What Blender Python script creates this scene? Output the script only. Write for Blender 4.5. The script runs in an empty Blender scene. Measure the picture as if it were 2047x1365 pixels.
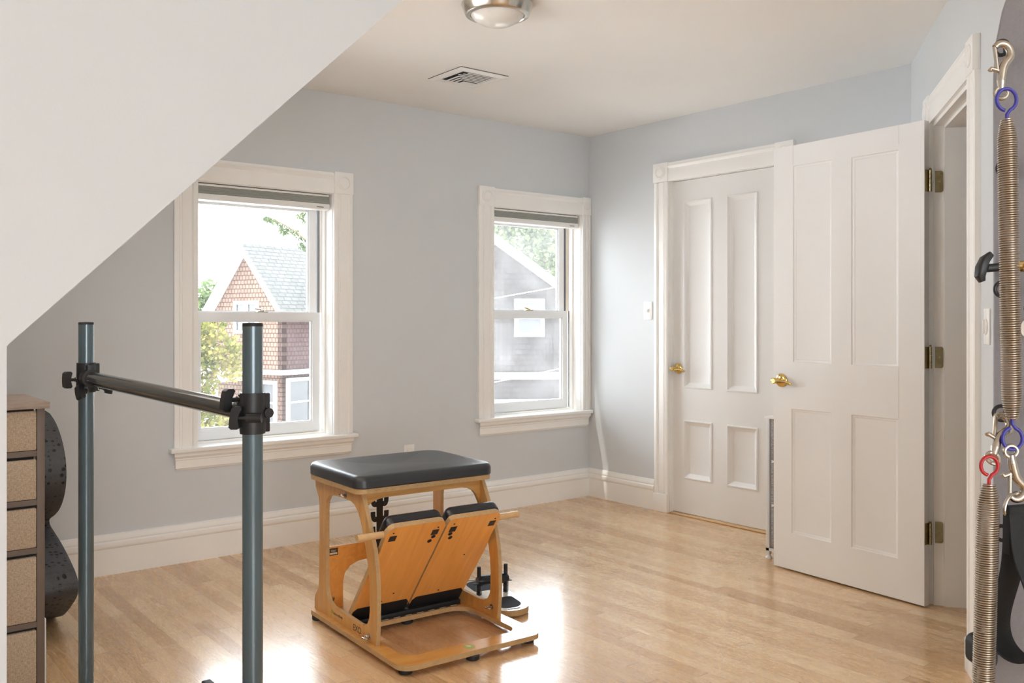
import bpy, bmesh, math, random
from mathutils import Vector, Matrix
random.seed(7)
S = bpy.context.scene
COL = S.collection
PI = math.pi

# ------------------------------------------------------------------ materials
MATS = {}
def new_mat(name):
    m = bpy.data.materials.new(name); m.use_nodes = True
    nt = m.node_tree; nt.nodes.clear()
    out = nt.nodes.new('ShaderNodeOutputMaterial')
    return m, nt, out
def lk(nt, a, b): nt.links.new(a, b)
def node(nt, t, **kw):
    n = nt.nodes.new(t)
    for k, v in kw.items(): setattr(n, k, v)
    return n
def math_n(nt, op, a, b=None, c=None):
    n = node(nt, 'ShaderNodeMath', operation=op)
    for i, v in enumerate((a, b, c)):
        if v is None: continue
        if isinstance(v, (int, float)): n.inputs[i].default_value = v
        else: lk(nt, v, n.inputs[i])
    return n.outputs[0]
def ramp(nt, fac, stops):
    n = node(nt, 'ShaderNodeValToRGB')
    e = n.color_ramp.elements
    while len(e) < len(stops): e.new(.5)
    for i, (p, c) in enumerate(stops):
        e[i].position = p; e[i].color = (c[0], c[1], c[2], 1)
    lk(nt, fac, n.inputs[0]); return n.outputs[0]
def principled(nt, out, col=(.8,.8,.8), rough=.5, metal=0, coat=0, coat_rough=.1, spec=.5):
    b = node(nt, 'ShaderNodeBsdfPrincipled')
    b.inputs['Base Color'].default_value = (*col, 1)
    b.inputs['Roughness'].default_value = rough
    b.inputs['Metallic'].default_value = metal
    b.inputs['Coat Weight'].default_value = coat
    b.inputs['Coat Roughness'].default_value = coat_rough
    b.inputs['Specular IOR Level'].default_value = spec
    lk(nt, b.outputs[0], out.inputs[0]); return b
def simple(name, col, rough=.5, metal=0, coat=0, noise=0, scale=30, bump=0, bscale=200, spec=.5):
    m, nt, out = new_mat(name)
    b = principled(nt, out, col, rough, metal, coat, .1, spec)
    tc = node(nt, 'ShaderNodeTexCoord')
    if noise:
        n = node(nt, 'ShaderNodeTexNoise'); n.inputs['Scale'].default_value = scale
        n.inputs['Detail'].default_value = 5
        lk(nt, tc.outputs['Object'], n.inputs['Vector'])
        c = ramp(nt, n.outputs['Fac'], [(.25, [x*(1-noise) for x in col]), (.75, [min(1, x*(1+noise)) for x in col])])
        lk(nt, c, b.inputs['Base Color'])
    if bump:
        n = node(nt, 'ShaderNodeTexNoise'); n.inputs['Scale'].default_value = bscale
        n.inputs['Detail'].default_value = 3
        lk(nt, tc.outputs['Object'], n.inputs['Vector'])
        bp = node(nt, 'ShaderNodeBump'); bp.inputs['Strength'].default_value = bump
        bp.inputs['Distance'].default_value = .002
        lk(nt, n.outputs['Fac'], bp.inputs['Height']); lk(nt, bp.outputs[0], b.inputs['Normal'])
    MATS[name] = m
    return m

M_wall = simple('wall_paint', (.628,.648,.664), .75, noise=.015, scale=3, bump=.08, bscale=260, spec=.25)
M_ceil = simple('ceiling_paint', (.88,.87,.855), .85, noise=.012, scale=2, bump=.05, bscale=200, spec=.2)
M_trim = simple('trim_paint', (.87,.855,.825), .34, noise=.012, scale=6, spec=.45)
M_door = simple('door_paint', (.785,.775,.76), .32, noise=.015, scale=5, bump=.06, bscale=90, spec=.45)
M_vinyl = simple('window_vinyl', (.80,.81,.82), .35, noise=.01, scale=8)
M_liner = simple('tan_track', (.50,.42,.33), .5, noise=.05)
M_dark = simple('dark_gap', (.012,.012,.013), .8, noise=.1)
M_shade = simple('shade_fabric', (.33,.34,.31), .9, noise=.10, scale=400)
M_brass = simple('polished_brass', (.78,.56,.22), .16, 1.0, noise=.08, scale=20)
M_abrass = simple('antique_brass', (.40,.34,.20), .35, 1.0, noise=.15, scale=40)
M_nickel = simple('brushed_nickel', (.62,.58,.52), .22, 1.0, noise=.05, scale=30)
M_chrome = simple('nickel_plate', (.50,.455,.39), .24, 1.0, noise=.08, scale=60)
M_steel = simple('steel_wire', (.42,.35,.28), .28, 1.0, noise=.06, scale=80)
M_blackp = simple('black_plastic', (.018,.018,.020), .42, noise=.15, scale=60, bump=.1, bscale=500)
M_rubber = simple('black_rubber', (.012,.012,.013), .6, noise=.15, scale=80)
M_leather = simple('black_vinyl_upholstery', (.030,.033,.038), .36, noise=.08, scale=60, bump=.10, bscale=600)
M_pedalpad = simple('black_pedal_vinyl', (.007,.009,.014), .34, noise=.1, scale=60, bump=.08, bscale=500)
M_web = simple('black_nylon_webbing', (.010,.011,.013), .75, noise=.2, scale=120, bump=.5, bscale=900)
M_barre = simple('blue_grey_tube', (.085,.128,.150), .30, 0.3, coat=.7, noise=.04, scale=10)
M_bargrey = simple('charcoal_tube', (.055,.062,.062), .18, 0.5, coat=.7, noise=.04, scale=10)
M_tower = simple('grey_powder_coat', (.33,.325,.35), .42, 0.3, noise=.05, scale=200, bump=.25, bscale=700)
M_blue = simple('blue_enamel', (.036,.032,.30), .35, noise=.08, scale=60)
M_red = simple('red_enamel', (.42,.008,.012), .35, noise=.08, scale=60)
M_green = simple('green_ink', (.30,.36,.02), .4, noise=.05)
M_ink = simple('dark_ink', (.06,.045,.03), .5, noise=.05)
M_white = simple('white_plastic', (.82,.81,.79), .35, noise=.01)
M_cream = simple('cream_print', (.75,.66,.50), .45, noise=.02)
M_frost = simple('frosted_glass', (.76,.74,.70), .22, noise=.02, scale=10)
M_grip = simple('grip_tape', (.018,.022,.032), .8, noise=.6, scale=700, bump=.5, bscale=900)
M_brown = simple('taupe_frame', (.175,.130,.100), .5, noise=.05, scale=20)
M_whitemetal = simple('white_metal', (.72,.74,.76), .4, noise=.02)
M_oakdowel = simple('maple_dowel', (.66,.42,.20), .4, coat=.3, noise=.07, scale=40)
M_darkglass = simple('far_window_glass', (.03,.032,.035), .2, noise=.2, scale=3)
M_outwhite = simple('outside_white_paint', (.33,.32,.305), .6, noise=.03, scale=3)
M_bounce = simple('pale_bounce_surface', (.60,.57,.54), .9, noise=.15, scale=2)  # unseen ground, kept pale so it bounces daylight onto the ceiling
M_bark = simple('bark', (.12,.08,.05), .9, noise=.3, scale=12)
M_wire = simple('power_line_sheath', (.6,.6,.6), .6, noise=.05)

def leaf_mat(name, c1, c2):
    m, nt, out = new_mat(name)
    tc = node(nt, 'ShaderNodeTexCoord')
    n = node(nt, 'ShaderNodeTexNoise'); n.inputs['Scale'].default_value = 2.4
    lk(nt, tc.outputs['Object'], n.inputs['Vector'])
    c = ramp(nt, n.outputs['Fac'], [(.3, c1), (.7, c2)])
    d = node(nt, 'ShaderNodeBsdfDiffuse'); t = node(nt, 'ShaderNodeBsdfTranslucent')
    lk(nt, c, d.inputs[0]); lk(nt, c, t.inputs[0])
    mx = node(nt, 'ShaderNodeMixShader'); mx.inputs[0].default_value = .4
    lk(nt, d.outputs[0], mx.inputs[1]); lk(nt, t.outputs[0], mx.inputs[2])
    lk(nt, mx.outputs[0], out.inputs[0]); return m
M_leafY = leaf_mat('maple_leaves', (.06,.075,.018), (.20,.17,.055))
M_leafG = leaf_mat('green_leaves', (.05,.085,.03), (.13,.16,.07))
M_leafN = leaf_mat('conifer_needles', (.03,.055,.03), (.10,.13,.045))

def wood_mat(name, c_dark, c_light, axis='Z', rough=.35, coat=.4, scale=1.0):
    """plain sawn / veneer face with long grain along one object axis"""
    m, nt, out = new_mat(name)
    b = principled(nt, out, c_light, rough, 0, coat, .12)
    tc = node(nt, 'ShaderNodeTexCoord')
    mp = node(nt, 'ShaderNodeMapping')
    sc = {'X': (1.2, 14, 14), 'Y': (14, 1.2, 14), 'Z': (14, 14, 1.2)}[axis]
    mp.inputs['Scale'].default_value = [s*scale for s in sc]
    lk(nt, tc.outputs['Object'], mp.inputs['Vector'])
    n = node(nt, 'ShaderNodeTexNoise'); n.inputs['Scale'].default_value = 2.2; n.inputs['Detail'].default_value = 6
    n.inputs['Distortion'].default_value = 1.2
    lk(nt, mp.outputs[0], n.inputs['Vector'])
    n2 = node(nt, 'ShaderNodeTexNoise'); n2.inputs['Scale'].default_value = 22; n2.inputs['Detail'].default_value = 3
    lk(nt, mp.outputs[0], n2.inputs['Vector'])
    f = math_n(nt, 'ADD', math_n(nt, 'MULTIPLY', n.outputs['Fac'], .75), math_n(nt, 'MULTIPLY', n2.outputs['Fac'], .25))
    c = ramp(nt, f, [(.32, c_dark), (.66, c_light)])
    lk(nt, c, b.inputs['Base Color']); return m
def ply_edge(name, axis, layers):
    """laminated edge: thin veneers stacked along one object axis"""
    m, nt, out = new_mat(name)
    b = principled(nt, out, (.6,.4,.2), .5, 0, .15, .2)
    tc = node(nt, 'ShaderNodeTexCoord')
    sp = node(nt, 'ShaderNodeSeparateXYZ'); lk(nt, tc.outputs['Object'], sp.inputs[0])
    f = math_n(nt, 'FRACT', math_n(nt, 'MULTIPLY', sp.outputs[axis], layers))
    n = node(nt, 'ShaderNodeTexNoise'); n.inputs['Scale'].default_value = 60; n.inputs['Detail'].default_value = 4
    lk(nt, tc.outputs['Object'], n.inputs['Vector'])
    f2 = math_n(nt, 'ADD', f, math_n(nt, 'MULTIPLY', math_n(nt, 'SUBTRACT', n.outputs['Fac'], .5), .5))
    c = ramp(nt, f2, [(.0, (.17,.085,.03)), (.16, (.46,.28,.12)), (.45, (.66,.45,.22)), (.60, (.24,.125,.045)), (.80, (.60,.40,.19))])
    lk(nt, c, b.inputs['Base Color']); return m
M_birchZ = wood_mat('birch_ply_upright_grain', (.52,.245,.058), (.68,.365,.105), 'Z')
M_birchX = wood_mat('birch_ply_cross_grain', (.52,.245,.058), (.68,.365,.105), 'X')
M_birchY = wood_mat('birch_ply_long_grain', (.52,.245,.058), (.68,.365,.105), 'Y')
M_pedal = wood_mat('birch_ply_pedal_face', (.76,.335,.075), (.90,.43,.105), 'Y')
M_edgeX = ply_edge('ply_edge_x', 0, 230)
M_edgeY = ply_edge('ply_edge_y', 1, 230)
M_edgeZ = ply_edge('ply_edge_z', 2, 230)
M_maple = wood_mat('pale_maple', (.62,.52,.40), (.78,.70,.58), 'Y', .3)
M_mapleedge = ply_edge('maple_ply_edge', 2, 150)
M_ash = wood_mat('greyed_oak_laminate', (.27,.20,.16), (.42,.34,.28), 'X', .5, .0, 2.0)

def floor_mat():
    m, nt, out = new_mat('oak_strip_floor')
    b = principled(nt, out, (.5,.3,.15), .2, 0, .5, .13)
    tc = node(nt, 'ShaderNodeTexCoord')
    sp = node(nt, 'ShaderNodeSeparateXYZ'); lk(nt, tc.outputs['Object'], sp.inputs[0])
    W, Ln = .0572, .92
    u = math_n(nt, 'DIVIDE', math_n(nt, 'ADD', sp.outputs[0], 40), W)
    row = math_n(nt, 'FLOOR', u); fu = math_n(nt, 'FRACT', u)
    wn = node(nt, 'ShaderNodeTexWhiteNoise', noise_dimensions='1D'); lk(nt, row, wn.inputs['W'])
    v = math_n(nt, 'ADD', math_n(nt, 'DIVIDE', math_n(nt, 'ADD', sp.outputs[1], 40), Ln), math_n(nt, 'MULTIPLY', wn.outputs['Value'], 7.3))
    seg = math_n(nt, 'FLOOR', v); fv = math_n(nt, 'FRACT', v)
    cb = node(nt, 'ShaderNodeCombineXYZ'); lk(nt, row, cb.inputs[0]); lk(nt, seg, cb.inputs[1])
    pn = node(nt, 'ShaderNodeTexWhiteNoise', noise_dimensions='2D'); lk(nt, cb.outputs[0], pn.inputs['Vector'])
    # grain, shifted per board
    off = node(nt, 'ShaderNodeVectorMath', operation='MULTIPLY_ADD')
    lk(nt, pn.outputs['Color'], off.inputs[0]); off.inputs[1].default_value = (7, 9, 3); lk(nt, tc.outputs['Object'], off.inputs[2])
    mp = node(nt, 'ShaderNodeMapping'); mp.inputs['Scale'].default_value = (26, 2.2, 1); lk(nt, off.outputs[0], mp.inputs['Vector'])
    n1 = node(nt, 'ShaderNodeTexNoise'); n1.inputs['Scale'].default_value = 1.0; n1.inputs['Detail'].default_value = 3; n1.inputs['Distortion'].default_value = .5
    lk(nt, mp.outputs[0], n1.inputs['Vector'])
    rings = math_n(nt, 'FRACT', math_n(nt, 'MULTIPLY', n1.outputs['Fac'], 11))
    rings = math_n(nt, 'ABSOLUTE', math_n(nt, 'SUBTRACT', rings, .5))
    mp2 = node(nt, 'ShaderNodeMapping'); mp2.inputs['Scale'].default_value = (420, 9, 1); lk(nt, off.outputs[0], mp2.inputs['Vector'])
    n2 = node(nt, 'ShaderNodeTexNoise'); n2.inputs['Scale'].default_value = 1.0; n2.inputs['Detail'].default_value = 3
    lk(nt, mp2.outputs[0], n2.inputs['Vector'])
    g = math_n(nt, 'ADD', math_n(nt, 'MULTIPLY', rings, .9), math_n(nt, 'MULTIPLY', n2.outputs['Fac'], .55))
    base = ramp(nt, pn.outputs['Value'], [(0, (.58,.355,.170)), (.3, (.68,.445,.235)), (.7, (.75,.515,.288)), (1, (.82,.60,.36))])
    gr = ramp(nt, g, [(.18, (.58,.48,.38)), (.45, (.93,.90,.86)), (.75, (1.08,1.08,1.08))])
    mul = node(nt, 'ShaderNodeMix', data_type='RGBA', blend_type='MULTIPLY'); mul.inputs[0].default_value = .75
    lk(nt, base, mul.inputs[6]); lk(nt, gr, mul.inputs[7])
    gap = math_n(nt, 'MAXIMUM', math_n(nt, 'LESS_THAN', fu, .030), math_n(nt, 'LESS_THAN', fv, .0034))
    dk = node(nt, 'ShaderNodeMix', data_type='RGBA'); lk(nt, math_n(nt, 'MULTIPLY', gap, .6), dk.inputs[0])
    lk(nt, mul.outputs[2], dk.inputs[6]); dk.inputs[7].default_value = (.20,.10,.04,1)
    lk(nt, dk.outputs[2], b.inputs['Base Color'])
    rg = ramp(nt, g, [(.2, (.34,)*3), (.8, (.20,)*3)])
    lk(nt, rg, b.inputs['Roughness'])
    h = math_n(nt, 'SUBTRACT', math_n(nt, 'MULTIPLY', g, .5), math_n(nt, 'MULTIPLY', gap, 2.0))
    bp = node(nt, 'ShaderNodeBump'); bp.inputs['Strength'].default_value = .16; bp.inputs['Distance'].default_value = .0012
    lk(nt, h, bp.inputs['Height']); lk(nt, bp.outputs[0], b.inputs['Normal']); lk(nt, bp.outputs[0], b.inputs['Coat Normal'])
    return m
M_floor = floor_mat()

def fabric_mat(name, c1, c2, scale=260):
    m, nt, out = new_mat(name)
    b = principled(nt, out, c1, .95, spec=.1)
    tc = node(nt, 'ShaderNodeTexCoord')
    cols = []
    for mpv in ((scale, 40, scale*.25), (scale*.25, 40, scale)):
        mp = node(nt, 'ShaderNodeMapping'); mp.inputs['Scale'].default_value = mpv; lk(nt, tc.outputs['Object'], mp.inputs['Vector'])
        n = node(nt, 'ShaderNodeTexNoise'); n.inputs['Scale'].default_value = 1.6; n.inputs['Detail'].default_value = 2
        lk(nt, mp.outputs[0], n.inputs['Vector']); cols.append(n.outputs['Fac'])
    f = math_n(nt, 'MULTIPLY', math_n(nt, 'ADD', cols[0], cols[1]), .5)
    c = ramp(nt, f, [(.38, c1), (.62, c2)]); lk(nt, c, b.inputs['Base Color'])
    bp = node(nt, 'ShaderNodeBump'); bp.inputs['Strength'].default_value = .3; bp.inputs['Distance'].default_value = .001
    lk(nt, f, bp.inputs['Height']); lk(nt, bp.outputs[0], b.inputs['Normal']); return m
M_linen = fabric_mat('tan_linen', (.40,.305,.215), (.62,.50,.38))
M_greyfab = fabric_mat('grey_heather', (.20,.195,.20), (.50,.49,.50), 420)

def dimple_mat():
    m, nt, out = new_mat('dimpled_black_foam')
    b = principled(nt, out, (.03,.03,.035), .55, spec=.5)
    tc = node(nt, 'ShaderNodeTexCoord')
    v = node(nt, 'ShaderNodeTexVoronoi'); v.inputs['Scale'].default_value = 46; v.inputs['Randomness'].default_value = .55
    lk(nt, tc.outputs['UV'], v.inputs['Vector'])
    c = ramp(nt, v.outputs['Distance'], [(.0, (.004,)*3), (.26, (.005,)*3), (.33, (.066,.067,.073)), (1, (.080,.081,.088))])
    n = node(nt, 'ShaderNodeTexNoise'); n.inputs['Scale'].default_value = 420; lk(nt, tc.outputs['Object'], n.inputs['Vector'])
    mx = node(nt, 'ShaderNodeMix', data_type='RGBA', blend_type='MULTIPLY'); mx.inputs[0].default_value = .6
    lk(nt, c, mx.inputs[6]); lk(nt, ramp(nt, n.outputs['Fac'], [(.35, (.5,)*3), (.65, (1.4,)*3)]), mx.inputs[7])
    lk(nt, mx.outputs[2], b.inputs['Base Color'])
    bp = node(nt, 'ShaderNodeBump'); bp.inputs['Strength'].default_value = .5; bp.inputs['Distance'].default_value = .004
    h = ramp(nt, v.outputs['Distance'], [(.2, (0,)*3), (.36, (1,)*3)])
    lk(nt, h, bp.inputs['Height']); lk(nt, bp.outputs[0], b.inputs['Normal']); return m
M_dimple = dimple_mat()

def shingle_mat(name, ca, cb, ax, ay, bw=.16, bh=.15, dark=(.2,.1,.07), ysc=1.0):
    m, nt, out = new_mat(name)
    b = principled(nt, out, ca, .85, spec=.2)
    tc = node(nt, 'ShaderNodeTexCoord'); sp = node(nt, 'ShaderNodeSeparateXYZ'); lk(nt, tc.outputs['Object'], sp.inputs[0])
    cb_ = node(nt, 'ShaderNodeCombineXYZ'); lk(nt, sp.outputs[ax], cb_.inputs[0]); lk(nt, math_n(nt, 'MULTIPLY', sp.outputs[ay], ysc), cb_.inputs[1])
    br = node(nt, 'ShaderNodeTexBrick'); br.inputs['Scale'].default_value = 1
    br.inputs['Brick Width'].default_value = bw; br.inputs['Row Height'].default_value = bh
    br.inputs['Mortar Size'].default_value = .020; br.inputs['Mortar Smooth'].default_value = .3
    br.inputs['Color1'].default_value = (*ca, 1); br.inputs['Color2'].default_value = (*cb, 1); br.inputs['Mortar'].default_value = (*dark, 1)
    lk(nt, cb_.outputs[0], br.inputs['Vector']); lk(nt, br.outputs['Color'], b.inputs['Base Color']); return m
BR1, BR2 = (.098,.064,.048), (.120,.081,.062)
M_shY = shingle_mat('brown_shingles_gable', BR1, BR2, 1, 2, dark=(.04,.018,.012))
M_shX = shingle_mat('brown_shingles_shaded_side', (.058,.036,.036), (.072,.045,.043), 0, 2, dark=(.035,.02,.018))  # same shingles coloured darker to stand for the side wall's shade
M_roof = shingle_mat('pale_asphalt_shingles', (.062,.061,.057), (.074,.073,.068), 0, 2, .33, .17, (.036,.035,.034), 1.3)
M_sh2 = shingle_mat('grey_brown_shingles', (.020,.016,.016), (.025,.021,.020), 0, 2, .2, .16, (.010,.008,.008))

def glass_mat(name, dust):
    m, nt, out = new_mat(name)
    t = node(nt, 'ShaderNodeBsdfTransparent'); t.inputs[0].default_value = (.97,.98,.98,1)
    g = node(nt, 'ShaderNodeBsdfGlossy'); g.inputs['Roughness'].default_value = 0
    fr = node(nt, 'ShaderNodeFresnel'); fr.inputs['IOR'].default_value = 1.35
    m1 = node(nt, 'ShaderNodeMixShader'); lk(nt, math_n(nt, 'MULTIPLY', fr.outputs[0], .8), m1.inputs[0])
    lk(nt, t.outputs[0], m1.inputs[1]); lk(nt, g.outputs[0], m1.inputs[2])
    tr = node(nt, 'ShaderNodeBsdfTranslucent'); tr.inputs[0].default_value = (.95,.95,.95,1)
    tc = node(nt, 'ShaderNodeTexCoord')
    n = node(nt, 'ShaderNodeTexNoise'); n.inputs['Scale'].default_value = 4; n.inputs['Detail'].default_value = 6
    lk(nt, tc.outputs['Object'], n.inputs['Vector'])
    f = math_n(nt, 'MULTIPLY', n.outputs['Fac'], dust*2)
    m2 = node(nt, 'ShaderNodeMixShader'); lk(nt, f, m2.inputs[0])
    lk(nt, m1.outputs[0], m2.inputs[1]); lk(nt, tr.outputs[0], m2.inputs[2])
    lk(nt, m2.outputs[0], out.inputs[0]); return m
M_glass1 = glass_mat('clear_pane', .012)
M_glass2 = glass_mat('hazy_dusty_pane', .036)

# ------------------------------------------------------------------ mesh helpers
class MB:
    def __init__(s): s.bm = bmesh.new()
    def box(s, x0, x1, y0, y1, z0, z1, bev=0, seg=2, mi=0, M=None):
        t = bmesh.new(); r = bmesh.ops.create_cube(t, size=1)
        for v in t.verts:
            v.co = Vector(((x0+x1)/2 + v.co.x*(x1-x0), (y0+y1)/2 + v.co.y*(y1-y0), (z0+z1)/2 + v.co.z*(z1-z0)))
        if bev: bmesh.ops.bevel(t, geom=t.edges[:], offset=bev, segments=seg, profile=.5, affect='EDGES', clamp_overlap=True)
        s.merge(t, M, mi); return s
    def merge(s, t, M=None, mi=None):
        mp = {}
        for v in t.verts: mp[v] = s.bm.verts.new(M @ v.co if M else v.co)
        for f in t.faces:
            try: nf = s.bm.faces.new([mp[v] for v in f.verts])
            except ValueError: continue
            nf.material_index = f.material_index if mi is None else mi
        t.free()
    def prism(s, outline, w0, w1, fn, holes=(), mi_face=0, mi_side=0):
        """outline in (u,v); fn(u,v,w) -> xyz"""
        caps = []
        for w in (w0, w1):
            edges = []; loops = []
            for lp in [outline, *holes]:
                vs = [s.bm.verts.new(fn(u, v, w)) for u, v in lp]; loops.append(vs)
                if holes: edges += [s.bm.edges.new((vs[i], vs[(i+1) % len(vs)])) for i in range(len(vs))]
            if holes:
                r = bmesh.ops.triangle_fill(s.bm, use_beauty=True, edges=edges)
                for g in r['geom']:
                    if isinstance(g, bmesh.types.BMFace): g.material_index = mi_face
            else:
                s.bm.faces.new(loops[0]).material_index = mi_face
            caps.append(loops)
        for a, b in zip(*caps):
            n = len(a)
            for i in range(n):
                s.bm.faces.new((a[i], a[(i+1) % n], b[(i+1) % n], b[i])).material_index = mi_side
        return s
    def rings(s, ringlist, cap0=True, cap1=True, closed=True, mi=0, loop=False):
        R = [[s.bm.verts.new(p) for p in r] for r in ringlist]
        n = len(R[0]); m = len(R)
        for i in range(m if loop else m-1):
            a, b = R[i], R[(i+1) % m]
            for j in range(n if closed else n-1):
                s.bm.faces.new((a[j], a[(j+1) % n], b[(j+1) % n], b[j])).material_index = mi
        if not loop:
            if cap0: s.bm.faces.new(R[0][::-1]).material_index = mi
            if cap1: s.bm.faces.new(R[-1]).material_index = mi
        return s
    def sweep(s, pts, prof, up=None, closed=False, mi=0):
        """prof: list of (a,b) or function i->list; frames by parallel transport or fixed up"""
        P = [Vector(p) for p in pts]; n = len(P); T = []
        for i in range(n):
            a = P[(i-1) % n] if (closed or i > 0) else P[i]; b = P[(i+1) % n] if (closed or i < n-1) else P[i]
            T.append((b-a).normalized())
        N = []
        if up is not None:
            u = Vector(up)
            for t in T: N.append((u - t*u.dot(t)).normalized())
        else:
            u = Vector((0,0,1)) if abs(T[0].z) < .9 else Vector((1,0,0))
            nrm = (u - T[0]*u.dot(T[0])).normalized()
            for i in range(n):
                nrm = (nrm - T[i]*nrm.dot(T[i])).normalized(); N.append(nrm)
        R = []
        for i in range(n):
            B = T[i].cross(N[i]); pf = prof(i) if callable(prof) else prof
            R.append([P[i] + N[i]*a + B*b for a, b in pf])
        return s.rings(R, loop=closed, mi=mi)
    def tube(s, pts, r, n=12, closed=False, mi=0, up=None):
        if callable(r): pf = lambda i: [(r(i)*math.cos(2*PI*k/n), r(i)*math.sin(2*PI*k/n)) for k in range(n)]
        else: pf = [(r*math.cos(2*PI*k/n), r*math.sin(2*PI*k/n)) for k in range(n)]
        return s.sweep(pts, pf, up, closed, mi)
    def lathe(s, prof, origin=(0,0,0), axis=(0,0,1), n=32, mi=0):
        o = Vector(origin); q = Vector((0,0,1)).rotation_difference(Vector(axis).normalized()).to_matrix()
        R = [[o + q @ Vector((max(r, 1e-5)*math.cos(2*PI*k/n), max(r, 1e-5)*math.sin(2*PI*k/n), z)) for k in range(n)] for r, z in prof]
        return s.rings(R, mi=mi)
    def panel(s, x0, x1, z0, z1, prof, y=0, mi=0):
        """nested rectangular rings: prof = [(inset, depth)], last one filled"""
        R = [[(x0+i, y+d, z0+i), (x1-i, y+d, z0+i), (x1-i, y+d, z1-i), (x0+i, y+d, z1-i)] for i, d in prof]
        return s.rings(R, cap0=False, mi=mi)
    def build(s, name, mats, parent=None, smooth=35, loc=None, rot=None):
        bm = s.bm
        bmesh.ops.recalc_face_normals(bm, faces=bm.faces[:])
        me = bpy.data.meshes.new(name); bm.to_mesh(me); bm.free()
        for m in (mats if isinstance(mats, (list, tuple)) else [mats]): me.materials.append(m)
        if smooth:
            me.polygons.foreach_set('use_smooth', [True]*len(me.polygons))
            me.set_sharp_from_angle(angle=math.radians(smooth))
        o = bpy.data.objects.new(name, me); COL.objects.link(o)
        if parent: o.parent = parent
        if loc: o.location = loc
        if rot: o.rotation_euler = rot
        return o

def tag(o, label, cat=None, group=None, kind=None):
    if label: o['label'] = label
    if cat: o['category'] = cat
    if group: o['group'] = group
    if kind: o['kind'] = kind
    return o
def thing(name, label, cat, loc=(0,0,0), rotz=0, group=None, kind=None):
    o = bpy.data.objects.new(name, None); COL.objects.link(o)
    o.empty_display_size = .05; o.location = loc; o.rotation_euler = (0,0,rotz)
    return tag(o, label, cat, group, kind)
def rrect(x0, x1, y0, y1, r, n=6):
    pts = []
    rs = r if isinstance(r, (list, tuple)) else [r]*4
    for (cx, cy, a, rr) in ((x1-rs[0], y1-rs[0], 0, rs[0]), (x0+rs[1], y1-rs[1], 90, rs[1]), (x0+rs[2], y0+rs[2], 180, rs[2]), (x1-rs[3], y0+rs[3], 270, rs[3])):
        for k in range(n+1):
            t = math.radians(a + 90*k/n); pts.append((cx+rr*math.cos(t), cy+rr*math.sin(t)))
    return pts
def smooth_loop(pts, it=2, closed=True):
    """Chaikin corner cutting"""
    for _ in range(it):
        q = []; n = len(pts)
        for i in range(n if closed else n-1):
            a, b = pts[i], pts[(i+1) % n]
            q.append(tuple(.75*x+.25*y for x, y in zip(a, b))); q.append(tuple(.25*x+.75*y for x, y in zip(a, b)))
        if not closed: q = [pts[0]] + q + [pts[-1]]
        pts = q
    return pts
XZ = lambda u, v, w: (u, w, v)      # outline in x,z, thickness along y
XY = lambda u, v, w: (u, v, w)      # outline in x,y, thickness along z
YZ = lambda u, v, w: (w, u, v)      # outline in y,z, thickness along x
def rect(x0, x1, y0, y1): return [(x0,y0),(x1,y0),(x1,y1),(x0,y1)]
def text_mesh(txt, size, name, mat, parent, M, depth=.0004):
    c = bpy.data.curves.new(name, 'FONT'); c.body = txt; c.size = size; c.extrude = depth; c.align_x = 'LEFT'
    o = bpy.data.objects.new('t', c); COL.objects.link(o)
    bpy.context.view_layer.update()
    me = bpy.data.meshes.new_from_object(o.evaluated_get(bpy.context.evaluated_depsgraph_get()))
    bpy.data.objects.remove(o); bpy.data.curves.remove(c)
    me.transform(M); me.name = name; me.materials.clear(); me.materials.append(mat)
    r = bpy.data.objects.new(name, me); COL.objects.link(r); r.parent = parent
    return r

H = 2.45
# ------------------------------------------------------------------ room shell
def structure(o, label, cat): return tag(o, label, cat, kind='structure')
QC = (-.521+.022*.587, -2.633-.022*.809, 0); RC = math.atan2(-.587, -.809)     # angled wall: local x runs along it, local -y faces the room
cC, sC = math.cos(RC), math.sin(RC)
def CW(x, y): return (QC[0]+cC*x-sC*y, QC[1]+sC*x+cC*y)

b = MB(); b.box(-7.15, 1.6, -8.15, .2, -.12, 0)
structure(b.build('floor', M_floor, smooth=0), 'honey oak strip floor running towards the window wall', 'floor')
b = MB(); b.box(-7.15, 1.6, -8.15, .2, H, H+.15)
structure(b.build('ceiling', M_ceil, smooth=0), 'flat off-white ceiling', 'ceiling')
# far wall with the two windows
W1 = (-2.69, -1.94, .565, 1.895); W2 = (-.83, -.075, .585, 1.91)
b = MB()
b.prism([(-4.16,0),(.13,0),(.13,H),(-4.16,H)], 0, .2, XZ, holes=[rect(*W1), rect(*W2)])
structure(b.build('wall_far', M_wall, smooth=0), 'pale grey far wall with two windows', 'wall')
# right wall with the closet door recess
b = MB()
b.prism([(-2.30,0),(-1.515,0),(-1.515,2.062),(-.731,2.062),(-.731,0),(0,0),(0,H),(-2.30,H)], 0, .07, YZ)
b.box(.07, .13, -2.30, 0, 0, H)
structure(b.build('wall_right', M_wall, smooth=0), 'pale grey right wall holding the closed closet door', 'wall')
# angled entry wall
b = MB()
b.prism([(-.62,0),(0,0),(0,2.03),(.75,2.03),(.75,0),(1.7,0),(1.7,H),(-.62,H)], 0, .118, XZ)
structure(b.build('wall_entry', M_wall, smooth=0, loc=QC, rot=(0,0,RC)), 'short angled wall with the open doorway', 'wall')
# hall behind the doorway
b = MB()
b.box(-.6, 1.6, 1.3, 1.4, 0, H); b.box(-.7, -.6, .118, 1.4, 0, H); b.box(1.6, 1.7, .118, 1.4, 0, H)
structure(b.build('wall_hall', M_wall, smooth=0, loc=QC, rot=(0,0,RC)), 'hall walls behind the doorway', 'wall')
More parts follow.
